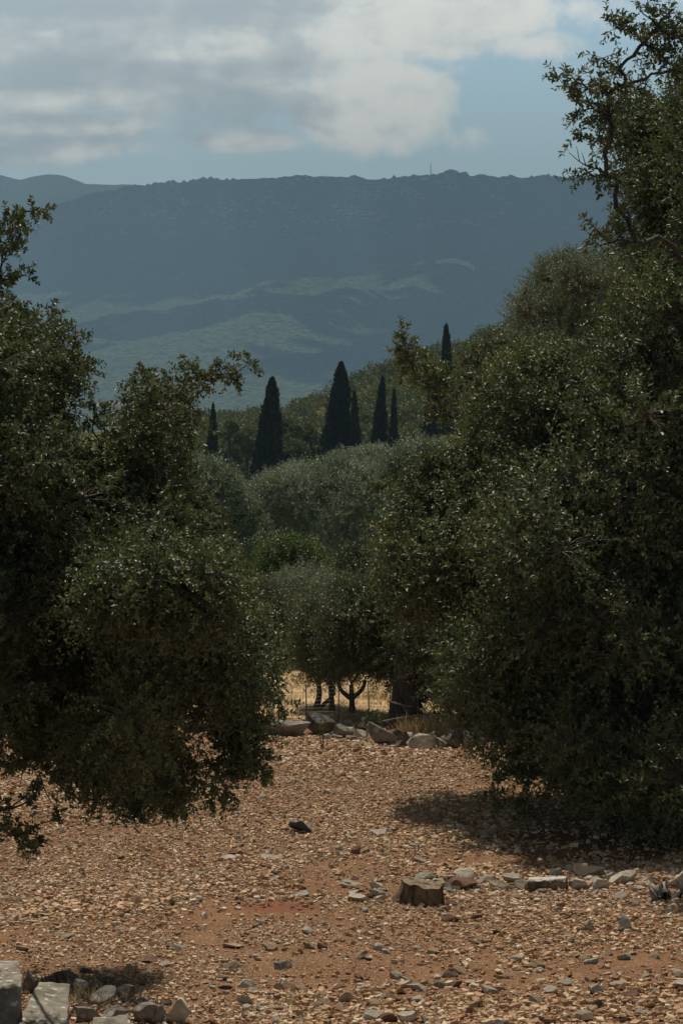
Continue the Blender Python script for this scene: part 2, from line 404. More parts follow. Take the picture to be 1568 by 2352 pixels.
def wood_hill_mat(name, c1, c2, c3, sc, rocky=0.0, yel=0.0):
    """scrub seen from far: dark bushes over paler ground; sc = bushes per metre"""
    m, t, b = new_mat(name)
    tc = t.n('ShaderNodeTexCoord').outputs['Object']
    flat = t.mapv(tc, (1, 1, 1.2))
    vor = t.voro(flat, sc); n = t.noise(flat, sc*0.35, 5, 0.65); big = t.noise(flat, sc*0.03, 4, 0.55)
    c = t.mix(t.ss(t.m('ADD', vor, t.m('MULTIPLY', t.m('SUBTRACT', n, 0.5), 0.8)), 0.25, 0.75), c1, c2)
    c = t.mix(t.m('MULTIPLY', t.ss(big, 0.45, 0.65), 0.5), c, c3)
    if rocky:
        sp = t.n('ShaderNodeSeparateXYZ'); t.put(sp.inputs[0], tc)
        up = t.m('MULTIPLY', t.ss(sp.outputs[2], 300, 420), t.ss(t.m('ABSOLUTE', t.m('ADD', sp.outputs[0], 60)), 620, 260))
        r = t.m('MULTIPLY', t.ss(t.noise(t.mapv(tc, (1.5, 0.5, 1.2)), 0.009, 5, 0.72, 0.6), 0.49, 0.64), up)
        rn = t.ss(t.noise(tc, 0.09, 3, 0.6), 0.48, 0.62)
        c = t.mix(t.m('MULTIPLY', t.m('MULTIPLY', r, rn), rocky), c, (0.62, 0.60, 0.55))
    t.put(b.inputs['Base Color'], c); b.inputs['Roughness'].default_value = 1.0
    b.inputs['Specular IOR Level'].default_value = 0.0
    bp = t.n('ShaderNodeBump'); bp.inputs['Strength'].default_value = 1.0; bp.inputs['Distance'].default_value = 0.6/sc
    t.put(bp.inputs['Height'], t.m('SUBTRACT', n, vor)); t.put(b.inputs['Normal'], bp.outputs[0])
    return m
M['mountain'] = wood_hill_mat('wooded_mountain', (0.025, 0.038, 0.018), (0.082, 0.096, 0.040), (0.035, 0.050, 0.022), 0.11, 1.0)
M['hillside'] = wood_hill_mat('scrub_hillside', (0.05, 0.05, 0.022), (0.17, 0.15, 0.075), (0.09, 0.085, 0.035), 0.6)

# ------------------------------------------------------------------ terrain: one height function, three sheets
RIDGE = np.array([(-900, 560), (-300, 545), (0, 508), (60, 496), (130, 480), (200, 458), (300, 440), (400, 428), (500, 419), (600, 413), (700, 410), (760, 410), (870, 417),
                  (940, 407), (1000, 403), (1100, 409), (1170, 414), (1250, 409), (1350, 411), (1430, 418), (1568, 430), (1900, 450), (2500, 480)], float)
CREST = np.array([(-900, 1010), (0, 990), (500, 980), (640, 975), (700, 955), (760, 935), (820, 908), (900, 872), (950, 845), (1100, 805), (1300, 765), (1568, 725), (2500, 680)], float)
FD = np.array([2500, 3000, 3500, 4000, 4500, 5000, 5500, 6050, 6600.]); FF = np.array([0, .09, .20, .33, .47, .61, .78, 0.97, 1.0])
def sm(x, a, b):
    t = np.clip((x-a)/(b-a), 0, 1); return t*t*(3-2*t)
def spur(xs, y, pts, amp, wf, wb):
    """a long low ridge: pts = (screen x, distance); wf/wb = widths before and behind its crest line"""
    pts = np.array(pts, float); c = np.interp(xs, pts[:, 0], pts[:, 1])
    d = y-c; w = np.where(d < 0, wf, wb)
    fade = np.interp(xs, pts[:, 0], pts[:, 2])
    return amp*fade*np.exp(-(d/w)**2)
def height(x, y):
    y = np.maximum(y, 0.5)
    xs = CX + x/y*F
    near = (fbm(x*0.8+9, y*0.8, 3, 3)-0.5)*0.05 + (fbm(x*4, y*4, 5, 2)-0.5)*0.018
    z = near*(1-sm(y, 30, 60)) - 4.8*sm(y, 30, 92)
    crest = CAM_H + (HOR-np.interp(xs, CREST[:, 0], CREST[:, 1]))/F*380
    t = sm(y, 130, 390)
    z = z*(1-t) + (crest + (fbm(x*0.03, y*0.03, 11, 4)-0.5)*3.0)*t + (fbm(x*0.05, y*0.02, 12, 3)-0.5)*3*sm(y, 60, 120)
    # behind the crest the ground falls away to the valley floor
    z = z*(1-sm(y, 395, 900)) - 70*sm(y, 395, 900)
    # the mountain
    rid = np.interp(xs, RIDGE[:, 0], RIDGE[:, 1])
    fr = sum(np.interp(y+o, FD, FF) for o in (-260, -130, 0, 130, 260))/5
    fr = np.where(y > 5900, fr+(1-fr)*sm(y, 5900, 6100), fr)
    scr = 1000-(1000-rid)*fr
    zm = CAM_H + (HOR-scr)/F*y
    zm = zm - 60*np.clip((y-6200)/1200, 0, 6)**1.3
    zm += spur(xs, y, [(-400, 4200, 0), (150, 4300, .6), (560, 4520, 1), (850, 4760, 1), (1060, 4930, .9), (1250, 5050, 0)], 40, 300, 130)
    zm += spur(xs, y, [(0, 3500, 0), (250, 3900, .6), (550, 4080, 1), (800, 4420, 1), (930, 4560, .7), (1100, 4650, 0)], 36, 240, 110)
    zm += spur(xs, y, [(300, 3300, 0), (640, 3560, 1), (900, 3760, 1), (1200, 3960, .6), (1500, 4200, 0)], 30, 200, 110)
    zm += spur(xs, y, [(900, 4500, 0), (1150, 4850, 1), (1500, 5150, .8), (1900, 5200, .5)], 40, 240, 160)
    r = fbm(x/520+4, y/700, 21, 5)-0.5
    zm += r*70*sm(y, 2500, 3600)*(1-sm(y, 5300, 6000)*0.8)
    gul = np.abs(fbm(x/260+y/900, y/1400, 31, 4)-0.5)*2
    zm += (gul-0.3)*34*sm(y, 3800, 5000)*(1-sm(y, 5700, 6050)*0.85)
    m = sm(y, 1500, 2500)
    z = z*(1-m) + zm*m
    return z
def sheet(name, ys, n, xlo, xhi, mat, extra=None):
    """strip of ground; columns follow lines of equal bearing so that near and far are equally detailed"""
    xs = np.linspace(xlo, xhi, n); Y, X = np.meshgrid(ys, xs, indexing='ij')
    if name == 'ground': X = (X-CX)/F*(Y+14)
    else: X = (X-CX)/F*(Y+0.0)
    Z = height(X, Y)
    if extra is not None: Z = Z + extra(X, Y)
    v = np.stack([X, Y, Z], -1).reshape(-1, 3); r, c = len(ys), n
    i = np.arange(r*c).reshape(r, c)
    f = np.stack([i[:-1, :-1], i[:-1, 1:], i[1:, 1:], i[1:, :-1]], -1).reshape(-1, 4)
    o = mesh_object(name, v, f, mat, None, True)
    o['kind'] = 'structure'
    return o
sheet('ground', np.concatenate([np.linspace(-25, 10, 30), np.linspace(10.1, 23.4, 330)]), 360, -3600, 5200, M['ground'])
sheet('dry_field', np.linspace(23.1, 34, 50), 160, -5200, 6800, M['dryfield'], lambda X, Y: -0.02+0.02*sm(Y, 23, 24)+0.004)
sheet('hillside', np.concatenate([np.linspace(33.7, 91, 60), np.linspace(92, 430, 170), np.linspace(440, 2450, 40)]), 300, -3200, 4700, M['hillside'])
def scrub(X, Y):
    k = sm(Y, 2400, 3000)
    t = vnoise(X/7.5+Y/40, Y/13-X/50, 41)*vnoise(X/5.1+3, Y/9+X/30, 42)
    edge = np.exp(-((Y-6040)/140)**2)*np.clip(fbm(X/30, Y/300, 43, 3)-0.40, 0, 1)*26
    return k*(t*4.5 + (vnoise(X/19, Y/30, 44)-0.5)*4)*(1-0.5*sm(Y, 5600, 6000)) + edge*(0.35+0.9*vnoise(X/11, Y/90, 46)) + 13*np.exp(-((Y-6040)/140)**2)*vnoise(X/7, Y/90, 47)**2*np.clip(vnoise(X/60, Y/400, 48)*1.6-.2, 0, 1)
ysm = np.concatenate([np.linspace(2440, 5200, 470), np.linspace(5205, 6180, 300), np.linspace(6200, 7400, 20)])
sheet('mountain', ysm, 620, -500, 2080, M['mountain'], scrub)
# the far range on the left
def far_range():
    FR = np.array([(-600, 430), (-150, 418), (0, 404), (20, 408), (50, 415), (80, 408), (110, 403), (150, 406), (200, 424), (260, 427), (340, 429), (500, 440), (900, 470), (1600, 500)], float)
    ys = np.concatenate([np.linspace(7450, 9000, 60), np.linspace(9020, 9300, 8)]); xs = np.linspace(-600, 1600, 320)
    Y, XS = np.meshgrid(ys, xs, indexing='ij'); X = (XS-CX)/F*Y
    rid = np.interp(XS, FR[:, 0], FR[:, 1])
    scr = 640 - (640-rid)*sm(Y, 6800, 9000)
    Z = CAM_H + (HOR-scr)/F*Y + (fbm(X/700, Y/900, 51, 5)-0.5)*70*(1-sm(Y, 8300, 9000)*0.9) + (fbm(X/60, Y/90, 52, 3)-0.5)*9
    Z = np.where(Y > 9000, Z-(Y-9000)*0.2, Z)
    i = np.arange(Y.size).reshape(Y.shape)
    f = np.stack([i[:-1, :-1], i[:-1, 1:], i[1:, 1:], i[1:, :-1]], -1).reshape(-1, 4)
    o = mesh_object('far_mountain', np.stack([X, Y, Z], -1).reshape(-1, 3), f, M['mountain'], None, True); o['kind'] = 'structure'
far_range()

# clouds high over the mountain: their shadows lie on it
def ground_at(xs, d): 
    x = (xs-CX)/F*d; return np.array([x, d, float(height(np.array([x]), np.array([d]))[0])])
def hit(xs, y, lo=3200, hi=5900):
    """farthest distance on the mountain whose ground lies on the line of sight (xs, y)"""
    d = np.linspace(lo, hi, 1400); z = height((xs-CX)/F*d, d); sc = HOR-(z-CAM_H)/d*F
    k = np.nonzero((sc[:-1] > y) & (sc[1:] <= y))[0]
    return float(d[k[0]]) if len(k) else float(d[np.argmin(np.abs(sc-y))])
def ico0():
    g = (1+5**.5)/2
    v = norm(np.array([[-1, g, 0], [1, g, 0], [-1, -g, 0], [1, -g, 0], [0, -1, g], [0, 1, g], [0, -1, -g], [0, 1, -g], [g, 0, -1], [g, 0, 1], [-g, 0, -1], [-g, 0, 1]]))
    return v, np.array([[0, 11, 5], [0, 5, 1], [0, 1, 7], [0, 7, 10], [0, 10, 11], [1, 5, 9], [5, 11, 4], [11, 10, 2], [10, 7, 6], [7, 1, 8], [3, 9, 4], [3, 4, 2], [3, 2, 6], [3, 6, 8], [3, 8, 9], [4, 9, 5], [2, 4, 11], [6, 2, 10], [8, 6, 7], [9, 8, 1]])
def cloud(label, poly, seed, alt=1750.0, thick=110):
    """poly: outline of the shaded ground as (bearing in layout units, distance)"""
    rng = np.random.default_rng(seed)
    pts = []
    for xs, d in poly:
        if d < 1000: d = hit(xs, d)
        g = ground_at(xs, d); k = (alt-g[2])/SUN[2]; pts.append((g+SUN*k)[:2])
    pts = np.array(pts)
    # lumpy closed slab: outline resampled and roughened
    n = 260; seg = np.linalg.norm(np.roll(pts, -1, 0)-pts, axis=1); cum = np.concatenate([[0], np.cumsum(seg)])
    s = np.linspace(0, cum[-1], n, endpoint=False); cl = np.vstack([pts, pts[:1]])
    out = np.stack([np.interp(s, cum, cl[:, 0]), np.interp(s, cum, cl[:, 1])], -1)
    for _ in range(3): out = (np.roll(out, 1, 0)+out*2+np.roll(out, -1, 0))/4
    c = out.mean(0)
    wob = 1+0.10*(fbm(np.arange(n)/9.0, np.full(n, seed*3.1), seed, 5)-0.5)*2
    out = c+(out-c)*wob[:, None]
    rings = [(1.0, 0.0), (0.985, 0.35), (0.93, 0.75), (0.8, 1.0), (0.5, 1.25), (0.2, 1.35)]
    v = []
    for k, z in rings:
        p = c+(out-c)*k; zz = alt+thick*z*(0.7+0.6*fbm(p[:, 0]/180, p[:, 1]/180, seed, 3)) if z > 0 else np.full(n, alt)
        v.append(np.column_stack([p, zz]))
    v.append(np.column_stack([c+(out-c)*0.6, np.full(n, alt-12.)]))
    V = np.concatenate(v+[np.array([[*c, alt+thick*1.4]]), np.array([[*c, alt-14.]])])
    q = []; R = len(rings); j = np.arange(n); j2 = (j+1) % n
    for r in range(R-1): q.append(np.stack([r*n+j, r*n+j2, (r+1)*n+j2, (r+1)*n+j], -1))
    q.append(np.stack([R*n+j, R*n+j2, j2, j], -1))
    t = np.concatenate([np.stack([(R-1)*n+j, (R-1)*n+j2, np.full(n, (R+1)*n)], -1), np.stack([R*n+j2, R*n+j, np.full(n, (R+1)*n+1)], -1)])
    # the rim is broken into wisps and small puffs
    iv, jf = ico0(); m = int(cum[-1]/13); k = rng.integers(0, n, m); sg = np.where(rng.random(m) < .6, 28., 70.)
    px = out[k]+rng.normal(size=(m, 2))*sg[:, None]; sc = rng.uniform(10, 42, m)
    pv = np.concatenate([np.column_stack([px, alt+rng.uniform(0, thick*.6, m)])[:, None]+iv[None]*(sc[:, None, None]*np.array([1.5, 1.0, .5]))]).reshape(-1, 3)
    pf = (jf[None]+(np.arange(m)*len(iv))[:, None, None]).reshape(-1, 3)+len(V); V = np.concatenate([V, pv]); t = np.concatenate([t, pf])
    o = mesh_object('cloud', V, [t, np.concatenate(q)], M['cloud'], None, True)
    recentre(o, (*c, alt)); tag(o, label, 'cloud', 'clouds over the mountain')
cloud('broad white cloud high above the mountain ridge', [(-700, 545), (0, 600), (120, 640), (300, 672), (520, 665), (700, 640), (880, 622), (1040, 604), (1110, 600), (1180, 590), (2300, 5000), (2500, 7600), (-800, 7600)], 1)
cloud('white cloud above the shaded slope on the right', [(1120, 640), (1000, 660), (900, 690), (860, 740), (960, 770), (760, 800), (640, 845), (760, 835), (1000, 810), (2300, 3500), (2300, 4900), (1500, 4900)], 2)
cloud('long thin white cloud above the middle spur', [(180, 775), (320, 750), (520, 735), (620, 712), (740, 690), (640, 685), (520, 700), (330, 725), (180, 752)], 4)

# the pale track cut into the spur, the mast on the ridge, the village
def ribbon(name, pts, width, mat, lift):
    pts = np.array([ground_at(a, hit(a, b+8)) for a, b in pts]); n = 60
    s = np.linspace(0, len(pts)-1, n); X = np.interp(s, np.arange(len(pts)), pts[:, 0]); Y = np.interp(s, np.arange(len(pts)), pts[:, 1])
    t = norm(np.column_stack([np.gradient(X), np.gradient(Y)])); nx = np.column_stack([-t[:, 1], t[:, 0]])
    w = np.broadcast_to(width, (n,)) if np.isscalar(width) else np.interp(s, np.linspace(0, len(pts)-1, len(width)), width)
    L = np.column_stack([X, Y])+nx*w[:, None]/2; R = np.column_stack([X, Y])-nx*w[:, None]/2
    z = np.maximum(height(L[:, 0], L[:, 1]), height(R[:, 0], R[:, 1]))+lift
    V = np.concatenate([np.column_stack([L, z+w*0.7]), np.column_stack([R, z]), np.column_stack([L, z-20]), np.column_stack([R, z-20])])
    i = np.arange(n-1)
    f = np.concatenate([np.stack([n+i, n+i+1, i+1, i], -1), np.stack([3*n+i, 3*n+i+1, n+i+1, n+i], -1), np.stack([i, i+1, 2*n+i+1, 2*n+i], -1)])
    o = mesh_object(name, V, f, mat); o['kind'] = 'structure'; return o
ribbon('dirt_road', [(1000, 600), (1020, 598), (1040, 598), (1060, 602), (1076, 608), (1087, 614)], [0.3, 0.9, 1.3, 2.0, 2.8, 0.8], M['road'], 7)

def box_verts(c, s):
    c = np.array(c, float); s = np.array(s, float)/2
    v = np.array([[x, y, z] for z in (-1, 1) for y in (-1, 1) for x in (-1, 1)])*s+c
    f = np.array([[0, 2, 3, 1], [4, 5, 7, 6], [0, 1, 5, 4], [2, 6, 7, 3], [0, 4, 6, 2], [1, 3, 7, 5]])
    return v, f
def mast():
    g = ground_at(988, 6030.); top = P(988, 377, 6030.)[2]
    e = empty('radio_mast', g, 'thin lattice radio mast standing on the mountain ridge', 'mast')
    H = top-g[2]; a = Acc(); w = 1.3
    for sx, sy in ((-1, -1), (1, -1), (1, 1), (-1, 1)):
        tubes(a, [[[g[0]+sx*w, g[1]+sy*w, g[2]-3], [g[0]+sx*w*.5, g[1]+sy*w*.5, top]]], [[.35, .3]], 4)
    for k in range(14):
        z0 = g[2]+H*k/14; z1 = g[2]+H*(k+1)/14
        for s in (-1, 1):
            tubes(a, [[[g[0]-s*w, g[1]-w, z0], [g[0]+s*w*.9, g[1]-w*.9, z1]]], [[.2, .2]], 3)
    a.build('lattice', M['mast'], e)
    b = Acc(); tubes(b, [[[g[0], g[1], top], [g[0], g[1], top+3]]], [[.15, .1]], 4); b.build('antenna', M['mast'], e)
    c = Acc(); c.add(*box_verts((g[0]-12, g[1], g[2]+2), (14, 8, 6))); o = c.build('service_building', M['wallpaint'])
    tag(o, 'tiny service hut at the foot of the ridge mast', 'hut'); recentre(o, (g[0]-12, g[1], g[2]))
mast()

def village():
    spots = [(165, 948, 22, 'low pinkish house at the left end of the valley village'), (178, 941, 15, 'small pale house just above the pinkish one in the valley village'),
             (232, 932, 12, 'lone pale house between the valley village clusters'),
             (262, 928, 18, 'upper tiled house of the valley village beside the oak twigs'), (278, 931, 14, 'pale house in the middle of the valley village row'),
             (268, 938, 15, 'long low house below the upper tiled one in the village'), (335, 934, 14, 'small house seen through the oak twigs in the valley'),
             (352, 936, 18, 'wide pale house at the right end of the valley village')]
    for i, (x, y, w, lab) in enumerate(spots):
        d = 2990+12*(i % 3); p = P(x, y, d); g = float(height(np.array([p[0]]), np.array([d]))[0])+6
        h = max(p[2]-g, 4); e = empty('house', (p[0], d, g), lab, 'house', 'houses of the valley village')
        a = Acc(); a.add(*box_verts((p[0], d, g+h/2-4), (w*.62, 8, h+8))); a.build('wall', M['wallpaint'], e)
        r = Acc(); z = g+h; hw = w*.35; 
        V = np.array([[-hw, -5, 0], [hw, -5, 0], [hw, 5, 0], [-hw, 5, 0], [-hw*.7, 0, 3], [hw*.7, 0, 3]])+np.array([p[0], d, z])
        r.add(V, np.array([[0, 1, 5, 4], [2, 3, 4, 5], [3, 2, 1, 0]])); r.add(V, np.array([[1, 2, 5], [3, 0, 4]])); r.build('roof', M['rooftile'], e)
        for k in (-1, 1):
            wn = Acc(); wn.add(*box_verts((p[0]+k*w*.16, d-4.03, g+h*.55), (1.2, .1, 1.4))); wn.build('window', M['scrap'], e)
village()

# ------------------------------------------------------------------ foliage
def prim(root, pts, bias=0.5):
    """greedy tree over pts from root; returns parent index (-1 = root)"""
    n = len(pts); par = np.full(n, -1); d = np.linalg.norm(pts-root, axis=1); path = np.zeros(n); cost = d.copy(); done = np.zeros(n, bool)
    order = []
    for _ in range(n):
        c = np.where(done, 1e9, cost); i = int(c.argmin()); done[i] = True; order.append(i)
        base = root if par[i] < 0 else pts[par[i]]
        path[i] = (0 if par[i] < 0 else path[par[i]]) + np.linalg.norm(pts[i]-base)
        nd = np.linalg.norm(pts-pts[i], axis=1)+bias*path[i]
        up = (~done) & (nd < cost); cost[up] = nd[up]; par[up] = i
    return par, order

def tree(name, label, cat, root, trunk_top, clumps, kind, leafL, leafW, mat, seed, twigs=40, per=13, trunk_r=0.12, twig_len=(0.10, 0.22),
         droop=0.25, group=None, stems=True, warm=0.0, r0=0.0035, upness=0.25, barkm='bark'):
    """clumps: array (n, 5) x, y, z, radius, tint"""
    rng = np.random.default_rng(seed)
    e = empty(name, root, label, cat, group)
    C = clumps[:, :3]; R = clumps[:, 3]
    br = Acc(); tw = Acc(); lf = Acc()
    root = np.array(root, float); tt = np.array(trunk_top, float)
    par, order = prim(tt, C, 0.35)
    desc = np.ones(len(C))
    for i in reversed(order):
        if par[i] >= 0: desc[par[i]] += desc[i]
    rad = np.minimum(0.38*r0*np.sqrt(desc*2.0)+0.4*r0, trunk_r*0.2)
    st = np.where((par < 0)[:, None], tt, C[np.maximum(par, 0)]); rs = np.where(par < 0, rad*1.15, rad[np.maximum(par, 0)]*0.9)
    K = 7; s = np.linspace(0, 1, K)[None, :, None]
    dd = np.linalg.norm(C-st, axis=1)[:, None, None]
    wig = rng.normal(size=(len(C), 1, 3))*0.10*dd*np.sin(s*math.pi) + rng.normal(size=(len(C), K, 3))*0.025*dd*np.sin(s*math.pi)
    path = st[:, None]*(1-s)+C[:, None]*s + wig + np.array([0, 0, 1.])*np.sin(s*math.pi)*dd*0.08
    rr = np.minimum(rs, rad*2.2)[:, None]*(1-s[..., 0])+rad[:, None]*s[..., 0]
    tubes(br, path, rr, 6)
    # trunk: leaning, tapered, flared at the foot
    T = Acc(); k = 9; s1 = np.linspace(0, 1, k)
    pth = root[None]*(1-s1[:, None])+tt[None]*s1[:, None]; pth[:, :2] += (rng.normal(size=(1, 2))*0.08*np.sin(s1*math.pi)[:, None])*np.linalg.norm(tt-root)*0.6
    pth[0, 2] -= 0.15
    tubes(T, [pth], [trunk_r*(1.0-0.35*s1)+trunk_r*0.5*np.exp(-s1*9)], 12)
    T.build('trunk', M[barkm], e, True)
    # twigs
    nt = np.maximum((twigs*(R/np.mean(R))**2).astype(int), 6); ci = np.repeat(np.arange(len(C)), nt); n = len(ci)
    o = rot_rand(rng, n); u = rng.random(n)**0.45
    shape = np.array([1, 1, 0.82])
    p0 = C[ci]+o*shape*(R[ci]*u*0.92)[:, None]
    d0 = norm(o*0.8+rot_rand(rng, n)*0.55+np.array([0, 0, upness]))
    TL = rng.uniform(*twig_len, n)*np.clip(R[ci]/np.mean(R), 0.55, 1.15)
    K = 4; ss = np.linspace(0, 1, K)[None, :, None]
    base = p0[:, None]+d0[:, None]*TL[:, None, None]*ss + np.array([0, 0, -1.])*(droop*TL)[:, None, None]*ss**2
    if stems:
        tubes(tw, base, np.broadcast_to((1-ss[..., 0]*0.6)*r0*0.42, (n, K)), 3)
        a = C[ci]; m = (a+p0)/2+rng.normal(size=(n, 3))*0.02*R[ci][:, None]*3
        tubes(tw, np.stack([a, m, p0], 1), np.broadcast_to(np.array([r0*0.9, r0*0.65, r0*0.42]), (n, 3)), 3)
    # leaves along each twig
    q = np.tile((np.arange(per)+0.6)/per, n); ti = np.repeat(np.arange(n), per)
    q = np.clip(q+rng.normal(size=len(q))*0.05, 0.05, 1.0)
    pos = p0[ti]+d0[ti]*(TL[ti]*q)[:, None]+np.array([0, 0, -1.])*(droop*TL[ti]*q**2)[:, None]
    tang = norm(d0[ti]+np.array([0, 0, -1.])*(2*droop*q)[:, None])
    ph = np.tile(np.arange(per)*2.4, n)+rng.uniform(0, 6.3, n)[ti]
    a1 = norm(np.cross(tang, rot_rand(rng, n)[ti])); a2 = np.cross(tang, a1)
    sid = a1*np.cos(ph)[:, None]+a2*np.sin(ph)[:, None]
    ld = norm(tang*rng.uniform(0.35, 1.0, (len(q), 1))+sid*0.95)
    nr = norm(tang*0.6 + np.array([0, 0, 0.55])+rot_rand(rng, len(q))*0.75)
    Ls = leafL*rng.uniform(0.6, 1.15, len(q))*(1-0.35*q**3)
    tn = clumps[ci, 4][ti] + rng.normal(size=n)[ti]*0.10 + rng.normal(size=len(q))*0.13 + q*0.12
    tn = np.where(rng.random(len(q)) < warm, 0.97, tn)
    leaves(lf, pos, ld, nr, Ls, leafW*Ls/leafL*rng.uniform(0.8, 1.2, len(q)), np.clip(tn, 0.01, 0.99))
    b = br; b.build('branches', M[barkm], e, True)
    if stems: tw.build('twigs', M['twig'], e)
    lf.build('crown', mat, e)
    return e

def clumps_from(poly, n, depth, rad, seed, inset=0.55, tint=(0.3, 0.12)):
    """clump centres filling an outline; depth(x, y, e) -> (middle, half thickness); rad -> world radius (lo, hi)"""
    rng = np.random.default_rng(seed); poly = np.array(poly, float); lo = poly.min(0); hi = poly.max(0); res = []
    tries = 0
    while len(res) < n and tries < 60:
        x = rng.uniform(lo[0], hi[0], 400); y = rng.uniform(lo[1], hi[1], 400); tries += 1
        ok = in_poly(x, y, poly); x, y = x[ok], y[ok]
        if not len(x): continue
        e = edge_dist(x, y, poly); mid, half = depth(x, y, e)
        # the surface bulges towards and away from us in lobes; most clumps sit near it, the rest fill the volume
        lob = (fbm(x/150+seed, y/105+seed*2, seed, 3)-0.5)*3.4
        u = rng.random(len(x)); inner = rng.uniform(-1, 1, len(x))
        d = mid+half*np.where(u < 0.6, np.clip(-0.45+lob, -1.2, 1)+rng.normal(size=len(x))*0.12, inner); R = rng.uniform(*rad, len(x))
        rp = R/d*F
        R = np.where(e < rp*inset, np.maximum(e/inset/F*d, rad[0]*0.45), R); rp = R/d*F
        ok = e > rp*inset*0.8
        for xx, yy, di, Ri in zip(x[ok], y[ok], d[ok], R[ok]):
            res.append([*P(xx, yy, di), Ri, np.clip(rng.normal(tint[0], tint[1]), 0, 0.9)])
            if len(res) >= n: break
    return np.array(res)
def sprig(pts, d, rad, seed, step=28, tint=0.35, d2=None):
    """clumps strung along a branch seen as the polyline pts, tapering to its tip (the last point)"""
    rng = np.random.default_rng(seed); pts = np.array(pts, float); seg = np.linalg.norm(np.diff(pts, axis=0), axis=1)
    cum = np.concatenate([[0], np.cumsum(seg)]); n = max(int(cum[-1]/step), 2); s = np.linspace(0, cum[-1], n)
    x = np.interp(s, cum, pts[:, 0]); y = np.interp(s, cum, pts[:, 1]); dd = np.linspace(d, d if d2 is None else d2, n)
    R = rad*np.linspace(1, 0.5, n)
    return np.column_stack([P(x+rng.normal(size=n)*4, y+rng.normal(size=n)*4, dd+rng.normal(size=n)*0.05), R, np.full(n, tint)+rng.normal(size=n)*0.06])

# --- the oak at the left edge
LEFT = [(-420, 640), (-150, 660), (-20, 690), (50, 708), (100, 728), (150, 738), (185, 775), (195, 830), (214, 870), (190, 920), (165, 985), (185, 1030), (230, 1020), (270, 965), (290, 905),
        (335, 862), (385, 862), (405, 835), (440, 862), (490, 862), (500, 880), (480, 915), (450, 935), (455, 990), (420, 1050), (450, 1110), (485, 1150), (495, 1210), (530, 1260), (565, 1310),
        (600, 1390), (620, 1450), (650, 1510), (655, 1570), (640, 1610), (612, 1635), (600, 1680), (570, 1690), (500, 1680), (440, 1672), (425, 1700), (472, 1760), (455, 1820), (405, 1880),
        (330, 1872), (270, 1845), (180, 1830), (150, 1770), (60, 1735), (0, 1745), (-420, 1700)]
def dl(x, y, e):
    mid = np.interp(x, [-420, 0, 300, 680], [10.6, 10.6, 10.2, 10.0]); half = np.clip(e/130, 0.15, 1)*1.15
    deep = ((x < 230) & (y > 900) & (y < 1500)); 
    return mid, half
lc = np.concatenate([
    clumps_from([(30, 1330), (290, 1340), (330, 1490), (160, 1530), (20, 1440)], 40, lambda x, y, e: (13.4+0*x, 0.15), (0.12, 0.2), 119, 0.8),
    clumps_from(LEFT, 560, dl, (0.09, 0.18), 11, 1.0, (0.32, 0.13)),
    sprig([(-60, 560), (0, 520), (50, 500), (95, 478)], 10.2, 0.05, 12, 22), sprig([(-60, 600), (0, 580), (30, 560)], 10.2, 0.05, 13, 20), sprig([(-40, 660), (20, 640), (60, 636)], 10.2, 0.045, 14, 20),
    sprig([(-40, 540), (0, 560), (35, 530), (60, 515)], 10.3, 0.045, 141, 20),
    sprig([(440, 880), (500, 862), (545, 850), (566, 836)], 10.0, 0.07, 15, 20), sprig([(40, 720), (35, 700)], 10, 0.04, 16, 10), sprig([(110, 740), (118, 722)], 10, 0.04, 17, 10),
    sprig([(140, 760), (180, 768)], 10, 0.05, 18, 16), sprig([(320, 880), (322, 858)], 10, 0.03, 19, 12), sprig([(215, 990), (212, 930)], 10, 0.04, 20, 16),
    sprig([(550, 1660), (548, 1720), (540, 1770), (515, 1825)], 9.7, 0.085, 21, 18), sprig([(570, 1660), (580, 1730), (600, 1790)], 9.8, 0.075, 22, 18), sprig([(520, 1680), (510, 1740), (490, 1825)], 9.8, 0.06, 23, 20),
    sprig([(620, 1590), (645, 1630)], 9.8, 0.05, 24, 16),
    sprig([(380, 1830), (395, 1875)], 9.9, 0.05, 25, 16), sprig([(330, 1830), (335, 1870)], 9.9, 0.05, 26, 16), sprig([(225, 1800), (215, 1855)], 9.9, 0.035, 27, 22), sprig([(170, 1780), (180, 1830)], 9.9, 0.05, 28, 16), sprig([(280, 1800), (300, 1870)], 9.9, 0.06, 281, 16), sprig([(420, 1790), (430, 1850)], 9.9, 0.06, 282, 16),
    sprig([(-120, 1720), (-40, 1745), (20, 1770), (60, 1750)], 9.9, 0.07, 29, 22), sprig([(60, 1730), (100, 1760), (130, 1790)], 9.9, 0.05, 30, 20),
    sprig([(-80, 1860), (0, 1858), (40, 1850), (68, 1835)], 9.6, 0.028, 31, 34), sprig([(-80, 1895), (0, 1900), (50, 1925), (95, 1945)], 9.6, 0.032, 32, 30), sprig([(50, 1925), (75, 1900)], 9.6, 0.025, 33, 20),
    sprig([(100, 1800), (150, 1850), (135, 1880)], 9.7, 0.018, 34, 40)])
tree('holm_oak', 'dense holm oak at the left edge with branches hanging low over the gravel', 'tree', (-2.1, 10.6, 0), (-1.3, 10.6, 2.0), lc, 'oak', 0.022, 0.0125, M['oak'], 101,
     twigs=44, per=15, trunk_r=0.16, twig_len=(0.06, 0.13), droop=0.3, warm=0.015, r0=0.0022)

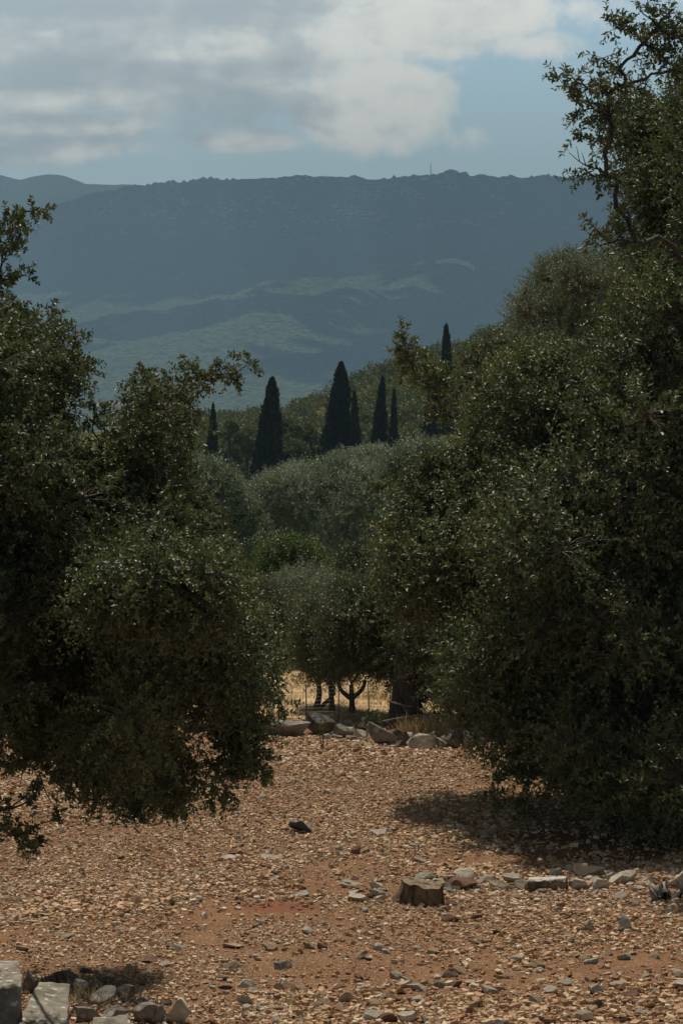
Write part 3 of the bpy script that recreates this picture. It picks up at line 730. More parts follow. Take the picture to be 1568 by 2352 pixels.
# --- the big oak at the right edge: near part, and the part that reaches back and to the left
R1 = [(1950, -400), (1750, -150), (1590, 120), (1535, 190), (1480, 200), (1420, 195), (1385, 225), (1390, 270), (1385, 310), (1405, 350), (1395, 405), (1435, 440), (1460, 500), (1445, 560), (1460, 600), (1400, 690), (1340, 780),
      (1270, 860), (1200, 960), (1130, 1100), (1060, 1300), (1020, 1430), (1010, 1540), (1000, 1600), (1045, 1655), (1110, 1688), (1130, 1720), (1150, 1800), (1200, 1840), (1270, 1828), (1330, 1845), (1400, 1880), (1450, 1950),
      (1568, 2010), (1950, 1980)]
R2 = [(1400, 800), (1280, 790), (1180, 800), (1120, 840), (1095, 910), (1070, 985), (1030, 1010), (985, 1050), (930, 1085), (885, 1120), (895, 1160), (872, 1220), (885, 1290),
      (850, 1340), (880, 1400), (960, 1440), (1100, 1430), (1400, 1430)]
def dr1(x, y, e): return 17.15+0.52*(2.5-(y-HOR)/F*17.5), np.clip(e/160, 0.15, 1)*1.25
def dr2(x, y, e): return 18.9+0*x, np.clip(e/160, 0.15, 1)*0.95
rc = np.concatenate([
    clumps_from(R1, 720, dr1, (0.15, 0.31), 41, 0.95, (0.30, 0.13)),
    clumps_from(R2, 230, dr2, (0.14, 0.28), 42, 0.95, (0.40, 0.13)),
    sprig([(1600, 190), (1540, 150), (1480, 100), (1440, 75), (1388, 42)], 16.6, 0.09, 43, 22), sprig([(1600, 120), (1540, 80), (1500, 60), (1470, 22)], 16.6, 0.09, 44, 22), sprig([(1620, 60), (1560, 70), (1530, 40)], 16.6, 0.12, 45, 22),
    sprig([(1440, 190), (1410, 160), (1385, 140)], 16.6, 0.10, 46, 20), sprig([(1420, 230), (1370, 210), (1325, 185), (1286, 172)], 16.6, 0.10, 47, 20), sprig([(1400, 270), (1350, 255), (1312, 235)], 16.6, 0.10, 48, 20),
    sprig([(1400, 330), (1350, 325), (1318, 318)], 16.6, 0.06, 49, 22), sprig([(1420, 410), (1380, 405), (1340, 410)], 16.6, 0.08, 50, 20), sprig([(1460, 560), (1400, 548), (1356, 545)], 16.6, 0.09, 51, 20), sprig([(1440, 500), (1400, 510), (1370, 525)], 16.6, 0.07, 52, 20),
    sprig([(1010, 930), (975, 880), (945, 840), (905, 800)], 19.6, 0.08, 53, 20, 0.5), sprig([(950, 850), (930, 810), (930, 765)], 19.6, 0.07, 54, 16, 0.5), sprig([(1040, 960), (1020, 890), (985, 830), (960, 815)], 19.6, 0.09, 55, 20, 0.5),
    sprig([(900, 1110), (865, 1108), (838, 1105)], 19.6, 0.05, 56, 18), sprig([(1080, 870), (1110, 800), (1150, 790)], 19.9, 0.16, 57, 24),
    sprig([(1150, 1780), (1140, 1810), (1150, 1850)], 16.9, 0.07, 58, 16), sprig([(1210, 1820), (1195, 1855)], 16.9, 0.08, 59, 16), sprig([(1120, 1700), (1110, 1740)], 16.9, 0.06, 60, 16),
   ])
tree('holm_oak', 'tall holm oak filling the right side and shading the stony ground', 'tree', (3.2, 17.2, 0), (2.35, 17.2, 2.2), rc, 'oak', 0.044, 0.021, M['oak'], 102,
     twigs=42, per=13, trunk_r=0.22, twig_len=(0.12, 0.25), droop=0.2, warm=0.02, r0=0.004)
# bare twigs poking out of the right oak
def bare_twigs(parent_tree, lines, mat, name='bare_twig'):
    for pts, d, r in lines:
        a = Acc()
        pts = np.array(pts, float); n = 8; s = np.linspace(0, len(pts)-1, n)
        p = P(np.interp(s, np.arange(len(pts)), pts[:, 0]), np.interp(s, np.arange(len(pts)), pts[:, 1]), d)
        tubes(a, [p], [np.linspace(r, r*0.3, n)], 5); a.build(name, mat, parent_tree)
oaks = [o for o in COL.objects if o.name.startswith('holm_oak')]
bare_twigs(oaks[1], [([(1380, 390), (1350, 383), (1330, 372), (1306, 350)], 16.5, .006), ([(1345, 382), (1335, 350)], 16.5, .004), ([(1330, 372), (1325, 345), (1322, 335)], 16.5, .003),
                     ], M['bark'])
bare_twigs(oaks[0], [([(-60, 1862), (20, 1860), (60, 1845), (80, 1820)], 9.6, .006), ([(-60, 1880), (0, 1900), (40, 1925), (90, 1965)], 9.6, .005), ([(60, 1930), (110, 1935), (140, 1965)], 9.6, .0025),
                     ([(90, 1770), (105, 1820), (130, 1860)], 9.6, .003), ([(200, 1790), (205, 1850), (203, 1895)], 9.7, .002), ([(185, 1800), (180, 1870)], 9.7, .002), ([(140, 1800), (160, 1840), (165, 1880)], 9.7, .002),
                     ([(520, 1800), (515, 1850)], 9.7, .0015), ([(50, 1700), (55, 1760), (45, 1810)], 9.7, .003)], M['bark'])

# --- oak behind the stone row, small trees of the field, olives
OB = [(830, 1335), (900, 1280), (1000, 1270), (1120, 1300), (1180, 1450), (1160, 1600), (1080, 1640), (1010, 1625), (960, 1600), (900, 1570), (860, 1500), (850, 1420)]
oc = clumps_from(OB, 170, lambda x, y, e: (23.6+0*x, np.clip(e/120, .2, 1)*1.0), (0.20, 0.34), 71, 0.9, (0.45, 0.16))
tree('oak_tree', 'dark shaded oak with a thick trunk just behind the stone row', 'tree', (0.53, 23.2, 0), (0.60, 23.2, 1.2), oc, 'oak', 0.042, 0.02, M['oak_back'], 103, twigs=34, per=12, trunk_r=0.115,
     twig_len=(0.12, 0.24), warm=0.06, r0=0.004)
def small_tree(label, base, stems, poly, seed, n, d, half, mat, leaf=(0.035, 0.014), rad=(0.16, 0.28), name='field_tree', group=None, tint=(0.4, 0.15), twigs=34, per=12, tl=(0.12, 0.24), r=0.027, droop=0.2, fork=False):
    cl = clumps_from(poly, n, lambda x, y, e: (d+0*x, np.clip(e/90, .2, 1)*half), rad, seed, 0.9, tint)
    e = tree(name, label, 'tree', base, stems[0], cl, 'oak', leaf[0], leaf[1], mat, seed+500, twigs=twigs, per=per, trunk_r=r, twig_len=tl, r0=0.003 if d < 60 else 0.008, group=group, stems=d < 60, droop=droop)
    rng = np.random.default_rng(seed)
    for s in stems[1:]:
        a = Acc(); s1 = np.linspace(0, 1, 7)[:, None]; b0 = np.array(base, float)*.5+np.array(stems[0])*.5 if fork else np.array(base, float)
        p = b0*(1-s1)+np.array(s)*s1; p[:, :2] += rng.normal(size=2)*0.06*np.sin(s1*math.pi); p[0, 2] -= 0 if fork else 0.1
        tubes(a, [p], [np.linspace(r*.8, r*0.5, 7)], 8); a.build('stem', M['bark'], e, True)
    return e
def gp(x, y): return G(x, y)
b1 = P(808, 1652, 24.0); b1[2] = 0.0
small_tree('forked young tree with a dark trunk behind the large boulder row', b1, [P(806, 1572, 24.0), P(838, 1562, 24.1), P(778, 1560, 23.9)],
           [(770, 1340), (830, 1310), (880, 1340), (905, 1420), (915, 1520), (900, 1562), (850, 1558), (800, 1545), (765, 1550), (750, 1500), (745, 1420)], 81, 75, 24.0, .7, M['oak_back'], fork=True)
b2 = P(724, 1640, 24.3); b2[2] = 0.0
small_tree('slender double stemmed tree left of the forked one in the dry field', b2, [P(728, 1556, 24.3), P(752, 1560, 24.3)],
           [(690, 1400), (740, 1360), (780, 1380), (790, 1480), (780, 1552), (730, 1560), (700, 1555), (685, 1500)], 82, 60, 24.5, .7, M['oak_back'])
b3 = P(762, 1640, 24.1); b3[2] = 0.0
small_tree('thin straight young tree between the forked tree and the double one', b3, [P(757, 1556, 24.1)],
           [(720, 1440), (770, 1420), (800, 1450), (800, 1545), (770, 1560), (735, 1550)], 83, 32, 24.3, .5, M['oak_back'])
OC = (0.055, 0.0125)
def olive(label, poly, d, seed, n, half, twigs=46, leaf=(0.085, 0.024), rad=(0.35, 0.62), mat='olive', name='olive_tree', tint=(0.45, 0.15), group='olive trees of the terraces', per=14, cat='tree'):
    poly_ = np.array(poly, float); cx = poly_[:, 0].mean(); x = (cx-CX)/F*d
    g = float(height(np.array([x]), np.array([float(d)]))[0]); c = P(cx, poly_[:, 1].mean()+40, d)
    cl = clumps_from(poly, n, lambda x, y, e: (d+0*x, np.sqrt(np.clip(e/110, .06, 1))*half), rad, seed, 0.9, tint)
    zt = min(max(g+0.7, c[2]-1.2), cl[:, 2].mean()-0.35*cl[:, 2].std()); zt = max(zt, g+.1)
    return tree(name, label, cat, (x, d, g), (x+0.1, d, zt), cl, 'olive', leaf[0], leaf[1], M[mat], seed+700, twigs=twigs, per=per, trunk_r=(0.16 if d > 50 else 0.08) if cat == 'tree' else 0.04, twig_len=(0.22, 0.42) if d > 45 else (0.16, 0.3),
                r0=0.006, group=group, stems=d < 45, droop=0.1, upness=0.45)
olive('large round silvery olive tree in the middle below the cypresses', [(560, 1130), (590, 1095), (640, 1075), (700, 1055), (760, 1045), (830, 1030), (880, 1020), (905, 1060), (930, 1110), (930, 1220), (880, 1300), (800, 1300), (740, 1310),
      (690, 1285), (640, 1270), (600, 1230), (570, 1190)], 78, 91, 300, 2.3, tint=(0.62, 0.15))
olive('grey green olive tree beside the oak on the left below the thin cypress', [(400, 1080), (450, 1055), (500, 1062), (545, 1085), (560, 1120), (600, 1180), (620, 1260), (610, 1330), (540, 1340), (450, 1340), (400, 1250)], 62, 92, 190, 1.8, rad=(0.3, 0.55))
olive('low silvery olive bush in shade at the middle of the gap', [(600, 1370), (640, 1335), (690, 1315), (740, 1320), (790, 1360), (780, 1460), (730, 1530), (660, 1560), (620, 1500)], 33, 93, 110, 1.0, leaf=(0.05, 0.013), rad=(0.16, 0.3), twigs=50)
olive('tall pale olive tree rising behind the oak on the right', [(1165, 745), (1175, 690), (1215, 630), (1260, 590), (1330, 570), (1400, 575), (1470, 590), (1520, 700), (1500, 860), (1400, 930), (1280, 930), (1190, 860)], 34, 94, 190, 1.5, leaf=(0.05, 0.013), rad=(0.2, 0.36), twigs=50)
olive('brownish olive tree under the taller pale one by the right oak', [(1060, 960), (1080, 870), (1100, 800), (1150, 780), (1220, 790), (1330, 850), (1360, 1000), (1250, 1080), (1120, 1080)], 29, 95, 150, 1.2, leaf=(0.045, 0.015), rad=(0.18, 0.32), twigs=46, mat='oak_back', name='oak_tree', tint=(0.6, 0.15), group=None)
olive('bright green leafy bush between the olive trees', [(600, 1290), (620, 1250), (660, 1240), (710, 1260), (735, 1290), (720, 1340), (650, 1370), (610, 1360)], 46, 96, 60, 1.0, leaf=(0.07, 0.03), rad=(0.22, 0.36), mat='green', name='green_bush', tint=(0.6, 0.2), group=None, cat='bush')
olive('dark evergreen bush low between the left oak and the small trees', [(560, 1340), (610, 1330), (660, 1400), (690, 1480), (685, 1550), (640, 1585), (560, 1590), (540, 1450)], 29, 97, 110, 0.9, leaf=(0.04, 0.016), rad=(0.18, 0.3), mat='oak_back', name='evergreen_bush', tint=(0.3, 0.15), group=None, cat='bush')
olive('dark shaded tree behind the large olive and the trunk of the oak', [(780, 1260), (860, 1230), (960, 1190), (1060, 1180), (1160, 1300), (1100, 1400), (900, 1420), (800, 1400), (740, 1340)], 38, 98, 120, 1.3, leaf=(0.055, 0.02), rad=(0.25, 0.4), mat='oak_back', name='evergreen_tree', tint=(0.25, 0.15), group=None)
olive('olive tree half hidden behind the right oak near the paired cypresses', [(860, 1060), (900, 1020), (960, 1010), (1040, 1030), (1100, 1080), (1100, 1180), (1000, 1230), (900, 1180)], 66, 99, 110, 1.5, rad=(0.3, 0.5), tint=(0.35, 0.15))

# --- cypresses
def cypress(label, x, top, base, w, d, seed, lean=0.0, name='cypress'):
    rng = np.random.default_rng(seed)
    b = P(x, base, d); t = P(x+lean, top, d); W_ = w*1.06/F*d/2; g = float(height(np.array([b[0]]), np.array([float(d)]))[0])
    g = min(g, b[2]-0.2)
    e = empty(name, (b[0], d, g), label, 'tree', 'cypresses on the slope')
    a = Acc(); tubes(a, [[[b[0], d, g-.3], [b[0], d, b[2]], [t[0], d, t[2]-W_]]], [[.2, .16, .03]], 8); a.build('trunk', M['bark'], e)
    H = t[2]-b[2]; n = int(15000*min(1.6, max(0.15, (w/70)*(base-top)/230)))
    # one leader and a dozen side spires of unequal height
    m = 14; k = np.where(rng.random(n) < .42, 0, rng.integers(1, m, n))
    sa = rng.uniform(0, 2*math.pi, m); ro = rng.uniform(.30, .62, m); tp = np.clip(1.02-ro*rng.uniform(.35, 1.35, m), .3, .97); wd = rng.uniform(.34, .55, m); ro[0] = 0; tp[0] = 1; wd[0] = .80
    s0 = rng.random(n)**0.9; ph = rng.uniform(0, 2*math.pi, n); s = s0*tp[k]
    prof = np.minimum(1.0, (1-s0)**0.62*1.10)*wd[k]
    bump = 0.58+0.8*vnoise(ph*1.2+seed+k*7, s*11+seed+k*3, seed)
    r = W_*prof*bump*np.sqrt(rng.uniform(0.30, 1, n)); c = b[None]*(1-s[:, None])+t[None]*s[:, None]
    off = W_*ro[k]*(1-s**1.6)*(.75+.25*np.minimum(1, s/.1))
    pos = c+np.column_stack([np.cos(ph)*r+np.cos(sa[k])*off, np.sin(ph)*r+np.sin(sa[k])*off, rng.normal(size=n)*0.05])*np.where(rng.random(n) < .12, rng.uniform(1.05, 1.4, n), 1)[:, None]
    out = np.column_stack([np.cos(ph), np.sin(ph), np.zeros(n)])
    dr = norm(np.array([0, 0, 1.0])+out*0.38+rot_rand(rng, n)*0.28)
    nr = norm(out+rot_rand(rng, n)*0.4)
    L = rng.uniform(0.22, 0.50, n)*H/9*np.where(s > .9, .8, 1)
    lf = Acc(); leaves(lf, pos, dr, nr, L, L*0.36, np.clip(rng.normal(.45, .22, n)+0.1*(bump-1), .01, .99), 0.1)
    lf.build('crown', M['cypress'], e)
cypress('thin cypress left of the others beside the oak twigs', 487, 930, 1075, 34, 205, 1, 3)
cypress('broad dark cypress standing lowest between the two olive crowns', 612, 874, 1135, 86, 190, 2, 14)
cypress('tallest looking thick cypress in the centre above the round olive', 770, 838, 1075, 86, 205, 3, 14)
cypress('small cypress pressed against the right side of the thick central one', 818, 902, 1070, 34, 203, 4, -5)
cypress('slim cypress of the right pair with the higher tip', 868, 869, 1050, 44, 212, 5, 10)
cypress('thinner cypress of the right pair with the lower tip', 902, 898, 1065, 27, 209, 6, 3)
cypress('tall cypress rising on the slope behind the tip of the right oak', 1027, 752, 1000, 40, 216, 7, -3)
cypress('dark cypress column half hidden by the oak leaves', 983, 860, 1060, 42, 212, 8, 14)
cypress('tiny distant cypress on the hill crest', 713, 932, 962, 8, 350, 9)

# --- shrubs and trees of the hill
def bushes(name, spots, mat, label, kind='stuff', cat=None, q=0.22, per=520, seed=5):
    """spots (n,4): x, y, z(centre), r. Leafy lumps"""
    rng = np.random.default_rng(seed); lf = Acc(); spots = np.asarray(spots)
    n = len(spots); ci = np.repeat(np.arange(n), per); m = len(ci)
    o = rot_rand(rng, m); o[:, 2] = np.where(o[:, 2] < -0.2, -o[:, 2], o[:, 2])
    k = 1+0.45*(vnoise(o[:, 0]*2.3+ci*3.7, o[:, 1]*2.3+o[:, 2]*3, seed)-0.5)*2
    R = spots[ci, 3]
    pos = spots[ci, :3]+o*np.array([1, 1, .85])*(R*k*rng.uniform(0.72, 1, m))[:, None]
    L = q*R*rng.uniform(.6, 1.2, m)
    base_t = rng.normal(.42, .18, n)
    leaves(lf, pos, norm(o+rot_rand(rng, m)*0.9), norm(o+np.array([0, 0, .5])+rot_rand(rng, m)*.6), L, L*.55, np.clip(base_t[ci]+rng.normal(size=m)*.13, .01, .99))
    ob = lf.build(name, mat); 
    if kind: ob['kind'] = kind
    tag(ob, label, cat); return ob
rng = np.random.default_rng(77)
sp = []
while len(sp) < 620:
    d = rng.uniform(225, 395); xs = rng.uniform(380, 1400); x = (xs-CX)/F*d; g = float(height(np.array([x]), np.array([d]))[0]); r = rng.uniform(.7, 1.9)
    sp.append((x, d, g+r*.35, r))
while len(sp) < 1150:      # the lower slope behind the near trees
    d = rng.uniform(48, 225); xs = rng.uniform(-900, 2300)
    if 380 < xs < 1100 and d < 150: continue
    x = (xs-CX)/F*d; g = float(height(np.array([x]), np.array([d]))[0]); r = rng.uniform(.5, 1.3)
    sp.append((x, d, g+r*.35, r))
bushes('hillside_scrub', sp, M['maquis'], 'olive green scrub covering the near hillside behind the cypresses', 'stuff', 'scrub', 0.24, 340)
def hill_tree(label, x, y, w, h, d, seed, tint_mat='maquis', name='round_tree', group='round trees on the hill behind the cypresses'):
    c = P(x, y, d); R = w/F*d/2; hh = h/F*d; g = float(height(np.array([c[0]]), np.array([float(d)]))[0]); g = min(g, c[2]-hh*.7)
    rr = np.random.default_rng(seed)
    e = empty(name, (c[0], d, g), label, 'tree', group)
    a = Acc(); tubes(a, [[[c[0], d, g-.3], [c[0]+.1, d, c[2]]]], [[.2, .1]], 6); a.build('trunk', M['bark'], e)
    lumps = []
    for k in range(16):
        o = rot_rand(rr, 1)[0]*np.array([.62, .62, .5]); lumps.append((c[0]+o[0]*R, d+o[1]*R, c[2]+o[2]*hh, R*rr.uniform(.32, .5)))
    ob = bushes('crown', lumps, M[tint_mat], None, None, None, 0.30, 480, seed)
    ob.parent = e; ob.data.transform(parent_inv(e))
for i, (lab, x, y, w, h, d, mt) in enumerate([
    ('dark round tree just right of the thin cypress', 525, 1015, 60, 78, 208, 'maquis'), ('dark round tree against the left side of the broad cypress', 565, 1020, 62, 80, 200, 'maquis'),
    ('dark low tree under the thin cypress above the left olive', 535, 1075, 80, 60, 207, 'oak_back'),
    ('yellowish green round tree right of the broad cypress', 668, 1000, 62, 60, 200, 'maquis'), ('bushy tree against the left side of the thick central cypress', 712, 1015, 56, 72, 208, 'maquis'),
    ('low bushy tree under the yellowish green one', 675, 1045, 80, 46, 196, 'maquis'), ('rounded shrub tree between the small cypress and the right pair', 838, 985, 46, 50, 260, 'maquis'),
    ('broad shrub tree right of the thinner pair cypress', 942, 985, 60, 56, 255, 'maquis'), ('small dark tree on the crest above the right pair', 925, 865, 44, 30, 372, 'maquis'),
    ('dark tree on the crest against the mountain beside the tall cypress', 1085, 815, 66, 46, 350, 'maquis'), ('smaller crest tree behind the oak tip', 985, 860, 60, 40, 360, 'maquis'),
    ('tiny dark tree on the crest left of the thick cypress', 685, 962, 20, 16, 380, 'maquis'), ('small dark tree on the crest right of the thick cypress', 835, 903, 26, 22, 380, 'maquis')]):
    hill_tree(lab, x, y, w, h, d, 300+i, mt)
# bare dead tree on the slope
def dead_tree():
    d = 150.; b = P(1080, 920, d); g = float(height(np.array([b[0]]), np.array([d]))[0])
    e = empty('dead_tree', (b[0], d, g), 'thin bare dead tree standing on the slope right of the tall cypress', 'tree')
    a = Acc(); tubes(a, [[[b[0]-.05, d, g-.2], [b[0], d, b[2]], P(1076, 870, d), P(1074, 838, d)]], [[.16, .13, .09, .04]], 7); a.build('trunk', M['bark'], e)
    c = Acc()
    for pts in ([(1078, 885), (1086, 850), (1085, 822)], [(1076, 870), (1068, 850)], [(1080, 900), (1090, 880)], [(1075, 850), (1080, 835)]):
        n = len(pts); p = np.array([P(x, y, d) for x, y in pts]); tubes(c, [p], [np.linspace(.06, .025, n)], 5)
    c.build('branches', M['bark'], e)
dead_tree()

# ------------------------------------------------------------------ stones
from mathutils import noise as mn
def ico(sub):
    import bmesh
    bm = bmesh.new(); bmesh.ops.create_icosphere(bm, subdivisions=sub+(sub > 3), radius=1)
    v = np.array([x.co[:] for x in bm.verts]); f = np.array([[q.index for q in p.verts] for p in bm.faces]); bm.free(); return v, f
ICO = {k: ico(k) for k in (1, 2, 3, 4)}      # 4 is finer still
def rock_shape(rng, sub=3, planes=9, rough=0.05):
    v, f = ICO[sub]; v = v.copy()
    for _ in range(planes+5):
        n = norm(rng.normal(size=3)*np.array([1, 1, 0.9])); d = rng.uniform(.32, .66)
        k = np.maximum(v@n-d, 0); v -= k[:, None]*n*0.98
    off = rng.uniform(-50, 50, 3)
    dsp = np.array([mn.fractal(Vector((p*1.7+off).tolist()), 0.9, 2.1, 4) for p in v])
    if sub > 3: dsp += .5*np.array([mn.ridged_multi_fractal(Vector((p*3.1+off).tolist()), .9, 2.1, 4, 1., 2.) for p in v])-.6
    v = v*(1+rough*dsp[:, None])
    lo, hi = v.min(0), v.max(0)
    return (v-(lo+hi)/2)/((hi-lo)/2), f
def rock(label, x0, x1, yt, yb, mat, seed, depthf=0.8, rot=None, name='rock', group=None, sub=3, cat='rock', sink=0.12, planes=9, y_off=0.0):
    rng = np.random.default_rng(seed)
    if x1-x0 > 42: sub = 4
    x = (x0+x1)/2; g = G(x, yb); d = g[1]+y_off
    w = (x1-x0)/F*d; dep = w*depthf
    # the seen height is part side, part top
    tilt = (yb-HOR)/F
    hseen = (yb-yt)/F*d; h = max(hseen-dep*tilt*0.85, hseen*0.45)
    v, f = rock_shape(rng, sub, planes)
    v = v*np.array([w/2, dep/2, h*(1+sink)/2]); 
    if rot: 
        c, s = math.cos(rot), math.sin(rot); v = np.column_stack([v[:, 0]*c-v[:, 2]*s, v[:, 1], v[:, 0]*s+v[:, 2]*c])
    z0 = float(height(np.array([g[0]]), np.array([d]))[0]) if d < 23 else 0.0
    c = np.array([g[0]*d/g[1], d+dep*0.45, z0+h*(1-sink)/2])
    o = mesh_object(name, v, f, M[mat], None, sub > 2)
    if sub > 2:
        try: 
            o.data.set_sharp_from_angle(angle=math.radians(24))
        except Exception: pass
    o.location = c.tolist(); tag(o, label, cat, group); return o
WALLG = 'rocks of the rough stone row at the back'
wall = [
 (606, 705, 1648, 1690, 'rock_mid', 'broad low grey rock half under the oak leaves in the stone row'), (708, 772, 1636, 1684, 'rock_dark', 'tall rounded boulder with a dark front, highest in the stone row'),
 (768, 812, 1661, 1690, 'rock_mid', 'sloping slab right of the tallest boulder in the stone row'), (785, 812, 1655, 1668, 'rock_pale', 'small white stone on the sloping slab beside the tallest boulder'),
 (813, 844, 1671, 1693, 'rock_pale', 'smooth pale stone in front of the dark lump in the stone row'), (822, 850, 1648, 1678, 'rock_dark', 'dark upright lump of stone behind the smooth pale stone'),
 (842, 908, 1666, 1712, 'rock_mid', 'largest long boulder tilting down to the right in the stone row'), (903, 924, 1677, 1706, 'rock_dark', 'dark jagged rock right behind the largest long boulder'),
 (918, 946, 1680, 1718, 'rock_dark', 'dark broken rock between the long boulder and the white one'), (908, 926, 1700, 1720, 'rock_dark', 'small dark stone at the right foot of the long boulder'),
 (937, 1002, 1687, 1722, 'rock_pale', 'white wedge shaped rock in the stone row under the dry grass'), (982, 1026, 1678, 1702, 'rock_dark', 'dark flat rock on top behind the white wedge'),
 (1000, 1032, 1697, 1722, 'rock_mid', 'grey rounded stone at the right foot of the white wedge'), (1026, 1064, 1677, 1722, 'rock_dark', 'cracked dark rock with dry twigs in front of it'),
 (1060, 1090, 1680, 1722, 'rock_mid', 'upright grey rock beside the cracked dark one'), (1082, 1110, 1688, 1716, 'rock_pale', 'pale square rock at the right end of the open stone row'),
 (826, 844, 1692, 1704, 'rock_tan', 'small orange stone lying in front of the stone row'), (826, 842, 1701, 1712, 'rock_pale', 'small pale stone just below the orange one'),
 (796, 822, 1686, 1699, 'rock_mid', 'low grey stone in front of the sloping slab'), (762, 786, 1681, 1692, 'rock_mid', 'flat grey stone at the right foot of the tallest boulder'),
 (405, 486, 1650, 1682, 'rock_mid', 'long grey rock seen below the left oak behind its leaves'), (479, 493, 1658, 1684, 'rock_pale', 'narrow upright pale stone at the end of the long grey rock'),
 (848, 878, 1655, 1672, 'rock_mid', 'grey stone on the back side of the largest long boulder'), (733, 760, 1682, 1694, 'rock_pale', 'flat pale stone under the front of the tallest boulder')]
for i, (x0, x1, yt, yb, mt, lab) in enumerate(wall):
    gx, gy = (x1-x0)*.08, (yb-yt)*.10
    rock(lab, x0-gx, x1+gx, yt-gy, yb+gy*.3, mt, 900+i, 0.8 if x1-x0 < 60 else 0.6, rot={6: -0.22, 2: -0.25, 10: 0.12}.get(i), group=WALLG, y_off=0.12 if yb < 1680 and x0 > 600 else 0)
rr = np.random.default_rng(9)
for i in range(20):       # the row goes on under the oaks on both sides
    x = rr.uniform(180, 400) if i < 7 else (rr.uniform(495, 600) if i < 10 else rr.uniform(1110, 1560)); w = rr.uniform(28, 60); yb = 1684+rr.uniform(-6, 8)+(30 if x > 1000 else 0)
    rock('weathered rock of the stone row in the shade under the oaks', x-w/2, x+w/2, yb-w*rr.uniform(.5, .7), yb, ['rock_grey', 'rock_dark', 'rock_pale'][i % 3], 950+i, group='shaded rocks of the stone row')
rr = np.random.default_rng(19)
for i in range(34):
    x = rr.uniform(560, 1125); w = rr.uniform(16, 34); yb = np.interp(x, [560, 760, 850, 930, 1125], [1682, 1686, 1700, 1714, 1716])+rr.uniform(-14, 3)
    mt = ['rock_grey', 'rock_dark', 'rock_pale'][i % 3]
    rock('small %s filler stone wedged among the larger rocks of the open stone row' % {'rock_grey': 'grey', 'rock_dark': 'dark', 'rock_pale': 'pale'}[mt], x-w/2, x+w/2, yb-w*rr.uniform(.45, .75), yb, mt, 990+i, group='small filler stones of the stone row', name='stone', cat='stone', y_off=rr.uniform(0, .25))
